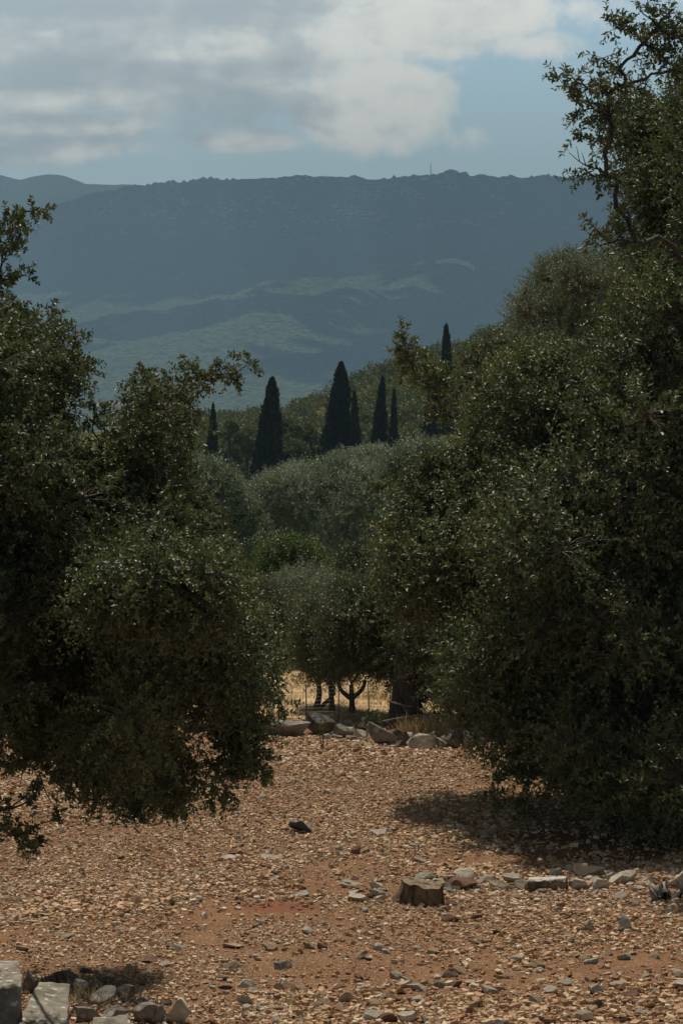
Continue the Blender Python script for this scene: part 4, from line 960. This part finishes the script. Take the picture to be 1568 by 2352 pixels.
mids = [
 (1021, 1098, 2011, 2048, 'rock_red', 'low reddish rock with a pale top right beside the stump'), (1100, 1138, 2008, 2030, 'rock_grey', 'flat grey stone behind the reddish rock by the stump'),
 (1122, 1165, 2020, 2052, 'rock_pale', 'pale rubble stone nearest the left end of the log'), (1150, 1200, 2006, 2034, 'rock_grey', 'grey rubble stone behind the pale one left of the log'),
 (1180, 1214, 2022, 2050, 'rock_pale', 'small white stone touching the left end of the log'), (1040, 1090, 1996, 2018, 'rock_pale', 'pale flat stone on the far side of the reddish rock'),
 (952, 1010, 1998, 2022, 'rock_grey', 'grey stones heap lump directly behind the stump'), (1306, 1352, 2018, 2050, 'rock_pale', 'white rock right of the log under the hanging oak twig'),
 (1318, 1392, 1982, 2022, 'rock_pale', 'large white broken rock at the edge of the oak shadow'), (1345, 1400, 2015, 2050, 'rock_pale', 'white rough rock below the large broken one'),
 (1400, 1462, 2000, 2038, 'rock_pale', 'square white block at the edge of the oak shadow'), (1535, 1610, 1997, 2048, 'rock_pale', 'large white rock cut by the right edge of the photo'),
 (1465, 1506, 2016, 2040, 'rock_pale', 'low white stone between the square block and the gnarled root'), (1415, 1454, 2096, 2140, 'rock_grey', 'pointed grey stone leaning alone in the right foreground'),
 (1338, 1366, 2114, 2140, 'rock_grey', 'rounded grey stone left of the pointed one'), (1009, 1058, 2098, 2120, 'rock_red', 'dark brown brick shaped stone in front of the stump'),
 (803, 829, 1934, 1959, 'rock_red', 'dark red round lump of earth on the open gravel'), (949, 977, 1957, 1978, 'rock_grey', 'light grey stone on the gravel behind the stump'),
 (796, 852, 2053, 2074, 'rock_pale', 'long pale stone with a rusty end left of the stump'), (845, 885, 2038, 2058, 'rock_grey', 'grey stone at the left foot of the stump'),
 (848, 900, 1898, 1916, 'rock_grey', 'grey stone at the tip of the oak shadow'), (662, 716, 1888, 1914, 'rock_grey', 'grey rock with a dark scrap leaning on it'),
 (642, 664, 1897, 1910, 'rock_pale', 'small light stone at the left of the dark scrap'), (525, 560, 1948, 1962, 'rock_red', 'thin reddish stone left of centre on the gravel'),
 (500, 545, 1957, 1970, 'rock_pale', 'bright flat stone touching the thin reddish one'), (598, 652, 1954, 1970, 'rock_grey', 'long flat grey stone left of the red lump'),
 (668, 712, 2044, 2062, 'rock_grey', 'flat grey stone above the bare red clay patch'), (508, 560, 2164, 2180, 'rock_tan', 'tan wedge stone on the lower left gravel'),
 (320, 362, 2198, 2216, 'rock_red', 'reddish broken stone in the lower left gravel'), (363, 402, 2208, 2224, 'rock_grey', 'grey rough stone right of the reddish broken one'),
 (282, 314, 2214, 2234, 'rock_tan', 'squarish tan stone near the left blocks'), (697, 722, 2170, 2186, 'rock_pale', 'white chip in the middle foreground'), (728, 752, 2170, 2188, 'rock_red', 'dark pointed stone beside the white chip'),
 (980, 1008, 2178, 2196, 'rock_tan', 'tan pebble with a pale top right of centre foreground'), (545, 585, 2246, 2268, 'rock_pale', 'pale flat stone in the bottom left middle'), (566, 600, 2262, 2280, 'rock_grey', 'grey flat stone below the pale one in the bottom'),
 (626, 680, 2250, 2276, 'rock_tan', 'tan rough stone at the bottom beside the pale pair'), (776, 818, 2272, 2304, 'rock_tan', 'tall tan stone at the bottom centre'), (818, 858, 2258, 2272, 'rock_grey', 'flat grey stone right of the tall tan one'),
 (905, 948, 2248, 2266, 'rock_pale', 'pale slab stone in the bottom row right of centre'), (930, 982, 2256, 2278, 'rock_grey', 'grey slab stone touching the pale slab at the bottom'), (1066, 1092, 2248, 2264, 'rock_pale', 'white wedge stone in the bottom right middle'),
 (1350, 1390, 2254, 2282, 'rock_grey', 'rounded blue grey stone at the bottom right'), (1428, 1470, 2268, 2292, 'rock_red', 'brown lumpy stone right of the blue grey one'), (1165, 1205, 2190, 2210, 'rock_pale', 'pale stone in the right foreground below the log'),
 (880, 925, 2278, 2300, 'rock_red', 'dark brown flat stone at the bottom under the slabs'), (830, 880, 2318, 2352, 'rock_grey', 'grey stone cut by the bottom edge near the centre'), (910, 960, 2322, 2356, 'rock_pale', 'pale stone cut by the bottom edge right of centre'),
 (1346, 1384, 2290, 2314, 'rock_dark', 'dark chunk near the bottom right corner'), (1545, 1590, 2250, 2275, 'rock_pale', 'pale stone at the right edge near the bottom'), (1130, 1170, 2340, 2362, 'rock_dark', 'dark stone just cut by the bottom edge')]
for i, (x0, x1, yt, yb, mt, lab) in enumerate(mids):
    rock(lab, x0, x1, yt, yb, mt, 1200+i, 0.8, name='rock' if x1-x0 > 45 else 'stone', cat='rock' if x1-x0 > 45 else 'stone', group=None, sink=0.2)

rr = np.random.default_rng(23)
for i in range(44):
    x = rr.uniform(1000, 1570) if i < 34 else rr.uniform(790, 905); w = rr.uniform(14, 38); yb = rr.uniform(2008, 2056) if x > 1000 else rr.uniform(2040, 2070)
    if 1205 < x < 1310 and yb > 2035: yb -= 32
    mt = ['rock_pale', 'rock_grey', 'rock_pale', 'rock_tan'][i % 4]; kd = {'rock_pale': 'pale', 'rock_grey': 'grey', 'rock_tan': 'tan'}[mt]
    rock(f'small {kd} rubble stone in the line of stones ' + ('right of the stump' if x > 1000 else 'left of the stump'), x-w/2, x+w/2, yb-w*rr.uniform(.45, .7), yb, mt, 1700+i, name='stone', cat='stone', group='rubble stones in line with the stump', sub=3)
# lower left: hewn blocks and weathered pile
def block(label, top, h, low, seed, mat='block', name='stone_block'):
    """top: four layout corners of the upper face (far left, far right, near right, near left) on height h"""
    rng = np.random.default_rng(seed); N = 26; T = [G(x, y, hh) for (x, y), hh in zip(top, h)]; 
    a, b, c, d = [np.array(t) for t in T]
    B = []
    for t in (a, b, c, d):
        q = t.copy(); q[2] = low; q[:2] += (t[:2]-np.mean([a, b, c, d], axis=0)[:2])*0.04; B.append(q)
    acc = Acc()
    def grid(p00, p10, p11, p01, nu, nv):
        u, v = np.meshgrid(np.linspace(0, 1, nu), np.linspace(0, 1, nv), indexing='ij')
        g = (p00*(1-u[..., None])*(1-v[..., None])+p10*u[..., None]*(1-v[..., None])+p11*u[..., None]*v[..., None]+p01*(1-u[..., None])*v[..., None])
        i = np.arange(nu*nv).reshape(nu, nv); f = np.stack([i[:-1, :-1], i[1:, :-1], i[1:, 1:], i[:-1, 1:]], -1).reshape(-1, 4); acc.add(g.reshape(-1, 3), f)
    grid(d, c, b, a, N, N); grid(B[3], B[2], c, d, N, N); grid(B[2], B[1], b, c, N, N); grid(B[1], B[0], a, b, N, N); grid(B[0], B[3], d, a, N, N)
    V = np.concatenate(acc.v); ctr = V.mean(0)
    # round the edges and roughen; same position -> same offset, so seams stay closed
    out = []
    size = np.linalg.norm(a-c)
    for p in V:
        w = Vector(p.tolist()); k = mn.noise_vector(w*9)*0.010+mn.noise_vector(w*34)*0.006+mn.noise_vector(w*3)*0.012
        out.append(p+np.array(k[:]))
    acc.v = [np.array(out)]
    o = acc.build(name, M[mat], None, True)
    import bmesh
    bm = bmesh.new(); bm.from_mesh(o.data); bmesh.ops.remove_doubles(bm, verts=bm.verts, dist=0.0008)
    for _ in range(1): bmesh.ops.smooth_vert(bm, verts=bm.verts, factor=0.5, use_axis_x=True, use_axis_y=True, use_axis_z=True)
    bm.to_mesh(o.data); bm.free()
    recentre(o, (ctr[0], ctr[1], low)); tag(o, label, 'stone block')
    return o
block('grey squared stone block cut by the left edge of the photo', [(-150, 2200), (44, 2203), (48, 2268), (-150, 2272)], [.34, .34, .33, .33], -0.05, 1)
block('tilted grey stone slab with white lichen beside the left edge block', [(92, 2255), (158, 2258), (160, 2400), (20, 2400)], [.26, .26, .16, .18], -0.05, 2)
block('flat worn slab at the bottom edge right of the lichen slab', [(215, 2336), (296, 2330), (310, 2380), (180, 2385)], [.12, .12, .08, .08], -0.05, 3)
rr = np.random.default_rng(29)
for i in range(26):
    x = rr.uniform(90, 390); yb = rr.uniform(2250, 2352); w = rr.uniform(16, 34)
    if x < 170 and yb > 2262: continue
    rock('small weathered stone among the lower left rock pile', x-w/2, x+w/2, yb-w*rr.uniform(.5, .8), yb, ['rock_mid', 'rock_dark', 'rock_dark'][i % 3], 1800+i, name='stone', cat='stone', group='small stones of the lower left pile')
pile = [
 (50, 92, 2222, 2282, 'rock_dark', 'dark shaded stone standing between the two hewn blocks'), (180, 212, 2219, 2236, 'rock_dark', 'flat dark stone perched on the shaded pile'),
 (168, 212, 2245, 2290, 'rock_mid', 'grey rounded rock against the right side of the lichen slab'), (205, 268, 2262, 2312, 'rock_mid', 'weathered ridged rock in the middle of the shaded pile'),
 (262, 312, 2258, 2306, 'rock_dark', 'dark rock at the right of the shaded pile'), (170, 232, 2300, 2345, 'rock_mid', 'rough grey rock low in front of the lichen slab'),
 (300, 372, 2296, 2352, 'rock_mid', 'gnarled grey rock at the bottom left pile'), (378, 440, 2286, 2356, 'rock_pale', 'pale angular rock with a dark hollow side at the bottom'),
 (340, 384, 2306, 2352, 'rock_mid', 'purplish grey rock left of the pale angular one'), (235, 300, 2300, 2340, 'rock_mid', 'low ridged rock above the flat worn slab'),
 (92, 130, 2236, 2262, 'rock_dark', 'small dark rock behind the top of the lichen slab'), (120, 178, 2222, 2256, 'rock_dark', 'dark rubble rock behind the lichen slab'), (225, 262, 2240, 2266, 'rock_dark', 'dark rubble stone above the ridged rock')]
for i, (x0, x1, yt, yb, mt, lab) in enumerate(pile):
    rock(lab, x0, x1, yt, yb, mt, 1400+i, 0.9, sub=4, sink=0.15, planes=7)

# middle sized loose stones
rr = np.random.default_rng(31)
LOOSE = 'loose palm sized stones scattered on the gravel'
protos = {}
for mt in ('rock_grey', 'rock_pale', 'rock_tan', 'rock_red'):
    for k in range(4):
        v, f = rock_shape(rr, 2, 9, 0.1); v = v*np.array([.5, .38, .22])
        me = bpy.data.meshes.new('loose_stone'); me.from_pydata(v.tolist(), [], f.tolist()); me.polygons.foreach_set('use_smooth', np.zeros(len(me.polygons), bool)); me.materials.append(M[mt]); protos[(mt, k)] = me
for i in range(270):
    y = 1740+620*rr.random()**0.75; x = rr.uniform(-60, 1640)
    if (x < 480 and y > 2190) or ((x-650)/110)**2+((y-2088)/26)**2 < 1: continue
    g = G(x, y); s = rr.uniform(.035, .085)*(1.15 if y > 2180 else 0.9)
    if abs(y-2030) < 40 and x > 700: s *= 1.3
    mt = rr.choice(['rock_grey', 'rock_pale', 'rock_tan', 'rock_red'], p=[.15, .40, .32, .13])
    o = bpy.data.objects.new('loose_stone', protos[(mt, int(rr.integers(4)))]); COL.objects.link(o)
    o.location = (g[0], g[1], float(height(np.array([g[0]]), np.array([g[1]]))[0])+s*.10); o.scale = (s, s, s*rr.uniform(.7, 1.3)); o.rotation_euler = (rr.normal()*.25, rr.normal()*.25, rr.uniform(0, 6.28))
    tone = {'rock_grey': 'grey', 'rock_pale': 'whitish', 'rock_tan': 'tan', 'rock_red': 'reddish brown'}[mt]
    where = 'far' if y < 1930 else ('middle' if y < 2130 else 'front'); lr = 'left' if x < 520 else ('central' if x < 1040 else 'right')
    tag(o, f'loose {tone} palm sized stone on the {where} {lr} gravel', 'stone', LOOSE)

# gravel chips
def gravel():
    rng = np.random.default_rng(5); T = []
    # angular flat chips: an uneven six sided slab with a smaller top
    for k in range(24):
        an = np.sort(rng.uniform(0, 1, 6)*.6+np.arange(6))/6*2*math.pi; r = rng.uniform(.6, 1.05, 6); asp = rng.uniform(.5, .9); h = rng.uniform(.16, .42); q = rng.uniform(.62, .92, 6); sh = rng.normal(size=2)*.1
        bot = np.column_stack([np.cos(an)*r, np.sin(an)*r*asp, np.full(6, -h*.6)]); top = np.column_stack([np.cos(an)*r*q+sh[0], np.sin(an)*r*q*asp+sh[1], h*(1+rng.normal(size=6)*.22)])
        T.append(np.vstack([bot, top]))
    T = np.array(T); f = []
    for i in range(6):
        j = (i+1) % 6; f += [[i, j, 6+j], [i, 6+j, 6+i]]
    f += [[6, 7, 8], [6, 8, 9], [6, 9, 10], [6, 10, 11]]; f = np.array(f)
    n = 500000
    d = 10.6+ (23.6-10.6)*rng.random(n)**1.0; xs = rng.uniform(-420, 1990, n); x = (xs-CX)/F*d
    big = fbm(x*0.7+5, d*0.7, 61, 4); fine = fbm(x*3, d*2, 62, 3)
    keep = rng.random(n) < np.clip(0.52+3.4*(big-0.45)+2.0*(fine-.45), .09, 1)
    pa = ((x-RED[0])/.20)**2+((d-RED[1])/.19)**2; keep &= (pa > 1)|(rng.random(n) < .35)
    # bare earth in the right foreground
    pb = ((xs-1420)/190)**2+((d-12.9)/.35)**2; keep &= (pb > 1)|(rng.random(n) < .35); keep &= ~((xs > 700) & (d < 14.6)) | (rng.random(n) < .72)
    x = x[keep]; d = d[keep]; xs = xs[keep]; n = len(x)
    s = 0.0036+0.0066*rng.random(n)+0.022*rng.random(n)**7
    grow = np.clip((vnoise(x*.9+3, d*.9, 63)-.35)*1.6, 0, 1); s *= 0.76+0.5*grow
    s *= np.where((xs > 560) & (d < 13.2), 1.18, 1.0)
    yaw = rng.uniform(0, 6.283, n); tx = rng.normal(size=n)*.2; ty = rng.normal(size=n)*.2
    V = T[rng.integers(0, len(T), n)]*s[:, None, None]
    X, Y, Z = V[..., 0], V[..., 1], V[..., 2]
    Y, Z = Y*np.cos(tx)[:, None]-Z*np.sin(tx)[:, None], Y*np.sin(tx)[:, None]+Z*np.cos(tx)[:, None]
    X, Z = X*np.cos(ty)[:, None]+Z*np.sin(ty)[:, None], -X*np.sin(ty)[:, None]+Z*np.cos(ty)[:, None]
    X, Y = X*np.cos(yaw)[:, None]-Y*np.sin(yaw)[:, None], X*np.sin(yaw)[:, None]+Y*np.cos(yaw)[:, None]
    z = height(x, d)+s*rng.uniform(.0, .35, n)
    V = np.stack([X+x[:, None], Y+d[:, None], Z+z[:, None]], -1)
    F_ = (f[None]+(np.arange(n)*12)[:, None, None]).reshape(-1, 3)
    tint = np.clip(rng.beta(1.9, 1.9, n)+0.15*(fbm(x*.6, d*.6, 64, 3)-.5), 0, 1)
    grey = rng.random(n) < .07+.12*(np.abs(d-14.9) < .5)*(xs > 700); tint = np.where(grey, rng.uniform(.88, .99, n), tint)
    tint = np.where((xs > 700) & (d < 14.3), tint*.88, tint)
    tint = np.where(pa[keep] < 1.3, tint*.4, tint)
    o = mesh_object('gravel', V.reshape(-1, 3), F_, M['chips'], None, False, {'tint': np.repeat(tint, len(f))})
    o['kind'] = 'stuff'; tag(o, 'tan and cream limestone chips covering the red soil', 'gravel')
gravel()

# ------------------------------------------------------------------ stump, log, root, scrap, tile
def stump():
    base = G(955, 2082); d = base[1]; k = d/F
    e = empty('tree_stump', (base[0], d+.09, 0), 'sawn grey brown tree stump with a flared root on its left', 'stump')
    n = 72; rows = 22; cx = G(966, 2060)[0]; W_ = 46*k*1.0; H = 0.098; ang = np.arange(n)*2*math.pi/n; V = []
    for r in range(rows):
        t = r/(rows-1); z = -0.04+(H+.04)*t
        flare = (1-t)**2.2*0.55
        ridge = 0.06*np.sin(ang*9+1.3)+0.05*np.sin(ang*17+.6+t)+0.03*np.sin(ang*31+2*t)
        lob = np.maximum(0, np.cos(ang-math.pi*1.02))**3*1.0*(1-t)**1.5+np.maximum(0, np.cos(ang-math.pi*1.55))**6*.35*(1-t)**2
        rad = W_*(1+flare*.35+lob+ridge*(1-.5*t))
        V.append(np.column_stack([cx+np.cos(ang)*rad, d+.115+np.sin(ang)*rad*.9, np.full(n, z)+0.002*np.sin(ang*7+r*.1)*t+ (0.020*np.cos(ang-2.6))*t + 0.010*np.maximum(0, np.sin(ang*3+1))**4*t]))
    V = np.array(V); idx = np.arange(rows*n).reshape(rows, n); a = Acc()
    f = np.stack([idx[:-1], np.roll(idx[:-1], -1, 1), np.roll(idx[1:], -1, 1), idx[1:]], -1).reshape(-1, 4)
    a.add(V.reshape(-1, 3), f); o = a.build('bark', M['stumpbark'], e, True)
    # cut face: rings towards the middle, checked and uneven
    top = V[-1]; c = top.mean(0); C = Acc(); R = 9; vv = []
    for r in range(R):
        q = 1-r/R*.98; p = c+(top-c)*q*0.985; p[:, 2] += 0.002+0.002*np.sin(ang*5+r)*(r > 0)+0.002*np.cos(ang*13)*(r > 0); vv.append(p)
    idx = np.arange(R*n).reshape(R, n)
    f = np.stack([idx[:-1], np.roll(idx[:-1], -1, 1), np.roll(idx[1:], -1, 1), idx[1:]], -1).reshape(-1, 4); C.add(np.array(vv).reshape(-1, 3), f)
    C.add(np.vstack([vv[-1], c[None]]), np.stack([np.arange(n), (np.arange(n)+1) % n, np.full(n, n)], -1)); C.build('cut_face', M['cutwood'], e, True)
M['stumpbark'] = bark_mat('stump_wood', (0.040, 0.022, 0.012), (0.19, 0.12, 0.065), 34)
M['cutwood'] = simple('cut_wood', (0.12, 0.088, 0.055), .9, (0.26, 0.20, 0.135), 40)
M['logbark'] = bark_mat('log_bark', (0.07, 0.045, 0.03), (0.22, 0.15, 0.10), 26)
M['bleached'] = simple('bleached_wood', (0.42, 0.38, 0.33), .9, (0.62, 0.59, 0.54), 30)
stump()
def log():
    g = G(1259, 2054); d = g[1]; k = d/F; L = 88*k; R = 19*k
    e = empty('log', (g[0], d+R, 0), 'short sawn log lying on its side with a bleached top', 'log')
    n = 40; m = 30; ang = np.arange(n)*2*math.pi/n; t = np.linspace(-1, 1, m); V = []
    for q in t:
        r = R*(1+.03*math.sin(q*4)+.05*np.sin(ang*3+q)+.03*np.sin(ang*11+q*3)); V.append(np.column_stack([np.full(n, g[0]+q*L/2)+0.01*np.cos(ang), d+R+.02+np.cos(ang)*r+q*.02, R*.9+np.sin(ang)*r]))
    V = np.array(V); idx = np.arange(m*n).reshape(m, n); f = np.stack([idx[:-1], idx[1:], np.roll(idx[1:], -1, 1), np.roll(idx[:-1], -1, 1)], -1)
    topm = (np.sin(ang+math.pi/n) > .62)
    tm = np.broadcast_to(topm, (m-1, n)).copy(); rr = np.random.default_rng(3); nz = vnoise(np.arange(m-1)[:, None]/4.0, np.arange(n)[None]/3.0, 5); tm = (np.sin(ang)[None]+ (nz-.5)*.5) > .62
    a = Acc(); a.add(V.reshape(-1, 3), f[~tm].reshape(-1, 4)); a.build('bark', M['logbark'], e, True)
    a = Acc(); a.add(V.reshape(-1, 3), f[tm].reshape(-1, 4)); a.build('bleached_top', M['bleached'], e, True)
    for end in (0, -1):
        c = V[end].mean(0); a = Acc(); a.add(np.vstack([V[end], c[None]]), np.stack([np.arange(n), (np.arange(n)+1) % n, np.full(n, n)], -1)); a.build('cut_end', M['cutwood'], e)
log()
def scrap():
    g = G(690, 1914); d = g[1]; k = d/F
    pts = np.array([(662, 1893), (668, 1888), (678, 1890), (690, 1886), (697, 1890), (707, 1902), (716, 1910), (712, 1914), (700, 1909), (690, 1911), (682, 1911), (678, 1905), (668, 1903)], float)
    V = np.array([P(x, y, d-.02) for x, y in pts]); V[:, 1] += np.linspace(0, .03, len(pts)); n = len(pts)
    B = V.copy(); B[:, 1] += .035; c = V.mean(0); c[1] -= .012; cb = B.mean(0)
    i = np.arange(n); j = (i+1) % n; a = Acc()
    a.add(np.vstack([V, B, c[None], cb[None]]), np.concatenate([np.stack([i, j, np.full(n, 2*n)], -1), np.stack([n+j, n+i, np.full(n, 2*n+1)], -1)])); a.q.append(np.stack([i, n+i, n+j, j], -1)); a.aq.append(np.zeros(n))
    o = a.build('dark_scrap', M['scrap']); recentre(o, (c[0], c[1], max(c[2]-.05, 0))); tag(o, 'black jagged scrap leaning on a grey rock on the open gravel', 'scrap')
scrap()
def root_wood():
    g = G(1528, 2070); d = g[1]; a = Acc(); rng = np.random.default_rng(8)
    for k in range(11):
        x0 = 1528+rng.normal()*12; x1 = x0+rng.normal()*14; t = rng.uniform(2018, 2050); pts = np.array([P(x0, 2072, d), P((x0+x1)/2+rng.normal()*5, (2072+t)/2, d+rng.normal()*.05), P(x1, t, d+rng.normal()*.05)])
        pts[0, 2] = min(pts[0, 2], -.01); tubes(a, [pts], [[.022, .014, .006]], 6)
    o = a.build('gnarled_root', M['dead'], None, True); recentre(o, (g[0], d, 0)); tag(o, 'gnarled grey root sticking up near the right edge', 'root')
root_wood()
def tile_piece():
    g = G(1335, 2018); a = Acc(); n = 12; ang = np.linspace(.25, math.pi-.25, n); L = .032; V = []
    for r in (.03, .024):
        for x in (-L, L): V.append(np.column_stack([np.full(n, g[0]+x), g[1]+.02+np.cos(ang)*r, .05+np.sin(ang)*r]))
    V = np.array(V).reshape(-1, 3); i = np.arange(n-1)
    f = np.concatenate([np.stack([i, i+1, n+i+1, n+i], -1), np.stack([2*n+i, 3*n+i, 3*n+i+1, 2*n+i+1], -1), np.stack([i, 2*n+i, 2*n+i+1, i+1], -1), np.stack([n+i, n+i+1, 3*n+i+1, 3*n+i], -1)])
    a.add(V, f); o = a.build('roof_tile', M['rooftile'], None, True); recentre(o, (g[0], g[1], 0)); tag(o, 'broken red clay tile lying on the white rocks right of the log', 'tile')
tile_piece()

# ------------------------------------------------------------------ dry grass, fence, sapling
def blades(name, label, centres, hgt, n, seed, spread, mat='straw', lean=0.35, w=0.004, kind='stuff', cat='grass', parent=None):
    rng = np.random.default_rng(seed); c = np.asarray(centres, float); ci = rng.integers(0, len(c), n)
    p = c[ci]+np.column_stack([rng.normal(size=n)*spread, rng.normal(size=n)*spread, np.zeros(n)])
    h = hgt*rng.uniform(.4, 1.1, n); L = norm(np.column_stack([rng.normal(size=n)*lean, rng.normal(size=n)*lean, np.ones(n)]))
    cv = np.column_stack([rng.normal(size=n), rng.normal(size=n), np.zeros(n)-.5])*.15
    s = np.linspace(0, 1, 4)[None, :, None]; pt = p[:, None]+L[:, None]*h[:, None, None]*s+cv[:, None]*h[:, None, None]*s**2
    sd = norm(np.column_stack([rng.normal(size=n), rng.normal(size=n)*.6, np.zeros(n)])); ww = (w*(1-s*.85))
    V = np.stack([pt-sd[:, None]*ww, pt+sd[:, None]*ww], 2); i = np.arange(n*8).reshape(n, 4, 2)
    f = np.stack([i[:, :-1, 0], i[:, :-1, 1], i[:, 1:, 1], i[:, 1:, 0]], -1).reshape(-1, 4); a = Acc(); a.add(V.reshape(-1, 3), f, np.repeat(np.clip(rng.normal(.55, .22, n), 0, 1), 3))
    o = a.build(name, M[mat], parent)
    if kind: o['kind'] = kind
    if label: tag(o, label, cat)
    return o
rng = np.random.default_rng(12)
fc = np.column_stack([rng.uniform(-3.2, 3.6, 1400), rng.uniform(22.4, 36, 1400), np.zeros(1400)])
fc[:, 2] = height(fc[:, 0], fc[:, 1])
blades('dry_grass', 'short yellow dry grass of the field behind the stone row', fc, .10, 42000, 3, .06, w=.003, lean=.8)
def tuft(label, x0, x1, y, h, n, seed, d=None, lean=.35):
    c = np.array([G(x, y) for x in np.linspace(x0, x1, 6)]); c[:, 1] += .18
    o = blades('grass_tuft', label, c, h, n, seed, .05, lean=lean, kind=None, cat='grass'); recentre(o, c.mean(0))
tuft('tall pale dry grass tuft standing behind the white wedge rock', 935, 1010, 1700, .20, 480, 4)
tuft('thin dry twiggy tuft growing in front of the cracked dark rock', 1040, 1070, 1722, .14, 90, 5)
tuft('dry grass stalks between the rocks of the shaded lower left pile', 170, 260, 2320, .09, 70, 6, lean=.7)
tuft('few pale stalks between the two hewn blocks', 66, 82, 2290, .09, 24, 7)
def brush():
    c = np.array([G(x, y) for x, y in ((185, 2290), (230, 2280), (280, 2300), (210, 2320), (330, 2315), (130, 2262))]); o = blades('dry_brush', 'tangle of grey brown dry brush on the shaded rocks beside the lichen slab', c, .12, 900, 41, .06, mat='brush', lean=1.1, w=.0016, kind=None, cat='brush'); recentre(o, c.mean(0))
M['brush'] = simple('dry_brush', (0.07, 0.055, 0.042), .9, (0.17, 0.14, 0.105), 30)
brush()
def sapling(label, base, n, seed, d, hw, mat='oak_back', name='sapling', leaf=(.04, .018)):
    rng = np.random.default_rng(seed); b = P(*base, d); b[2] = 0; e = empty(name, b, label, 'plant'); st = Acc(); lf = Acc()
    for k in range(n):
        t = P(base[0]+rng.uniform(-hw, hw), base[1]-rng.uniform(18, 42), d+rng.normal()*.05); p = np.array([b, (b+t)/2+rng.normal(size=3)*.01, t]); tubes(st, [p], [[.004, .003, .002]], 4)
        m = 9; s = rng.uniform(.4, 1, m)[:, None]; leaves(lf, b*(1-s)+t*s+rng.normal(size=(m, 3))*.01, norm(rot_rand(rng, m)+np.array([0, 0, .6])), norm(rot_rand(rng, m)+np.array([0, -.6, .6])), leaf[0]*rng.uniform(.7, 1.3, m), leaf[1], np.clip(rng.normal(.6, .15, m), 0, 1))
    st.build('stem', M['twig'], e); lf.build('foliage', M[mat], e)
sapling('small green sapling growing at the back of the stone row by the fence', (855, 1668), 11, 6, 22.3, 28, 'green')
sapling('low green weed on the gravel at the foot of the broad grey rock', (742, 1690), 5, 7, 21.3, 14, 'green', 'weed', (.02, .01))
def fence():
    d = 23.0; e = empty('wire_fence', ((760-CX)/F*d, d, 0), 'sagging wire mesh fence with thin posts behind the stone row', 'fence'); 
    xs = [560, 640, 704, 776, 848, 893, 960, 1060]
    for i, x in enumerate(xs):
        b = P(x, 1660, d); b[2] = -.05; a = Acc(); t = b.copy(); t[2] = .36+.02*math.sin(i*2.2); t[0] += .02*math.sin(i*3); tubes(a, [[b, (b+t)/2, t]], [[.006, .006, .005]], 6); a.build('post', M['post'], e)
    a = Acc(); x0, x1 = P(560, 1600, d)[0], P(1060, 1600, d)[0]
    for z in np.arange(.03, .33, .03):
        x = np.linspace(x0, x1, 30); tubes(a, [np.column_stack([x, np.full(30, d)+.01*np.sin(x*5), z+.006*np.sin(x*3+z*4)])], [np.full(30, .0008)], 3)
    X = np.arange(x0, x1, .03); p = np.stack([np.column_stack([X, np.full(len(X), d+.004), np.full(len(X), .03)]), np.column_stack([X+.004, np.full(len(X), d+.004), np.full(len(X), .32)])], 1)
    tubes(a, p, np.full((len(X), 2), .0007), 3); a.build('wire_mesh', M['wire'], e)
fence()
# bare dead branches leaning by the oak trunk
def dead_branch():
    a = Acc()
    for pts, r in (([(870, 1660), (905, 1652), (945, 1645), (968, 1640)], .012), ([(890, 1610), (925, 1620), (950, 1623)], .009), ([(940, 1645), (952, 1655), (955, 1664)], .006), ([(925, 1620), (935, 1640), (940, 1655)], .006)):
        p = np.array([P(x, y, 22.4+.02*i) for i, (x, y) in enumerate(pts)]); tubes(a, [p], [np.linspace(r, r*.5, len(pts))], 5)
    o = a.build('dead_branch', M['dead'], None, True); c = P(915, 1660, 22.4); recentre(o, (c[0], c[1], 0)); tag(o, 'pale bare fallen branch leaning at the foot of the thick oak trunk', 'branch')
dead_branch()

# ------------------------------------------------------------------ haze
def haze():
    v, f = box_verts((0, 4600, 335), (5600, 9600, 1010)); a = Acc(); a.add(v, f)
    m = bpy.data.materials.new('haze'); m.use_nodes = True; t = m.node_tree; t.nodes.clear()
    o = t.nodes.new('ShaderNodeOutputMaterial'); pv = t.nodes.new('ShaderNodeVolumePrincipled'); pv.inputs['Density'].default_value = 1.65e-4
    pv.inputs['Color'].default_value = (0.42, 0.70, 1.0, 1); pv.inputs['Anisotropy'].default_value = 0.0
    t.links.new(pv.outputs[0], o.inputs['Volume']); ob = a.build('haze', m); ob['kind'] = 'stuff'
haze()
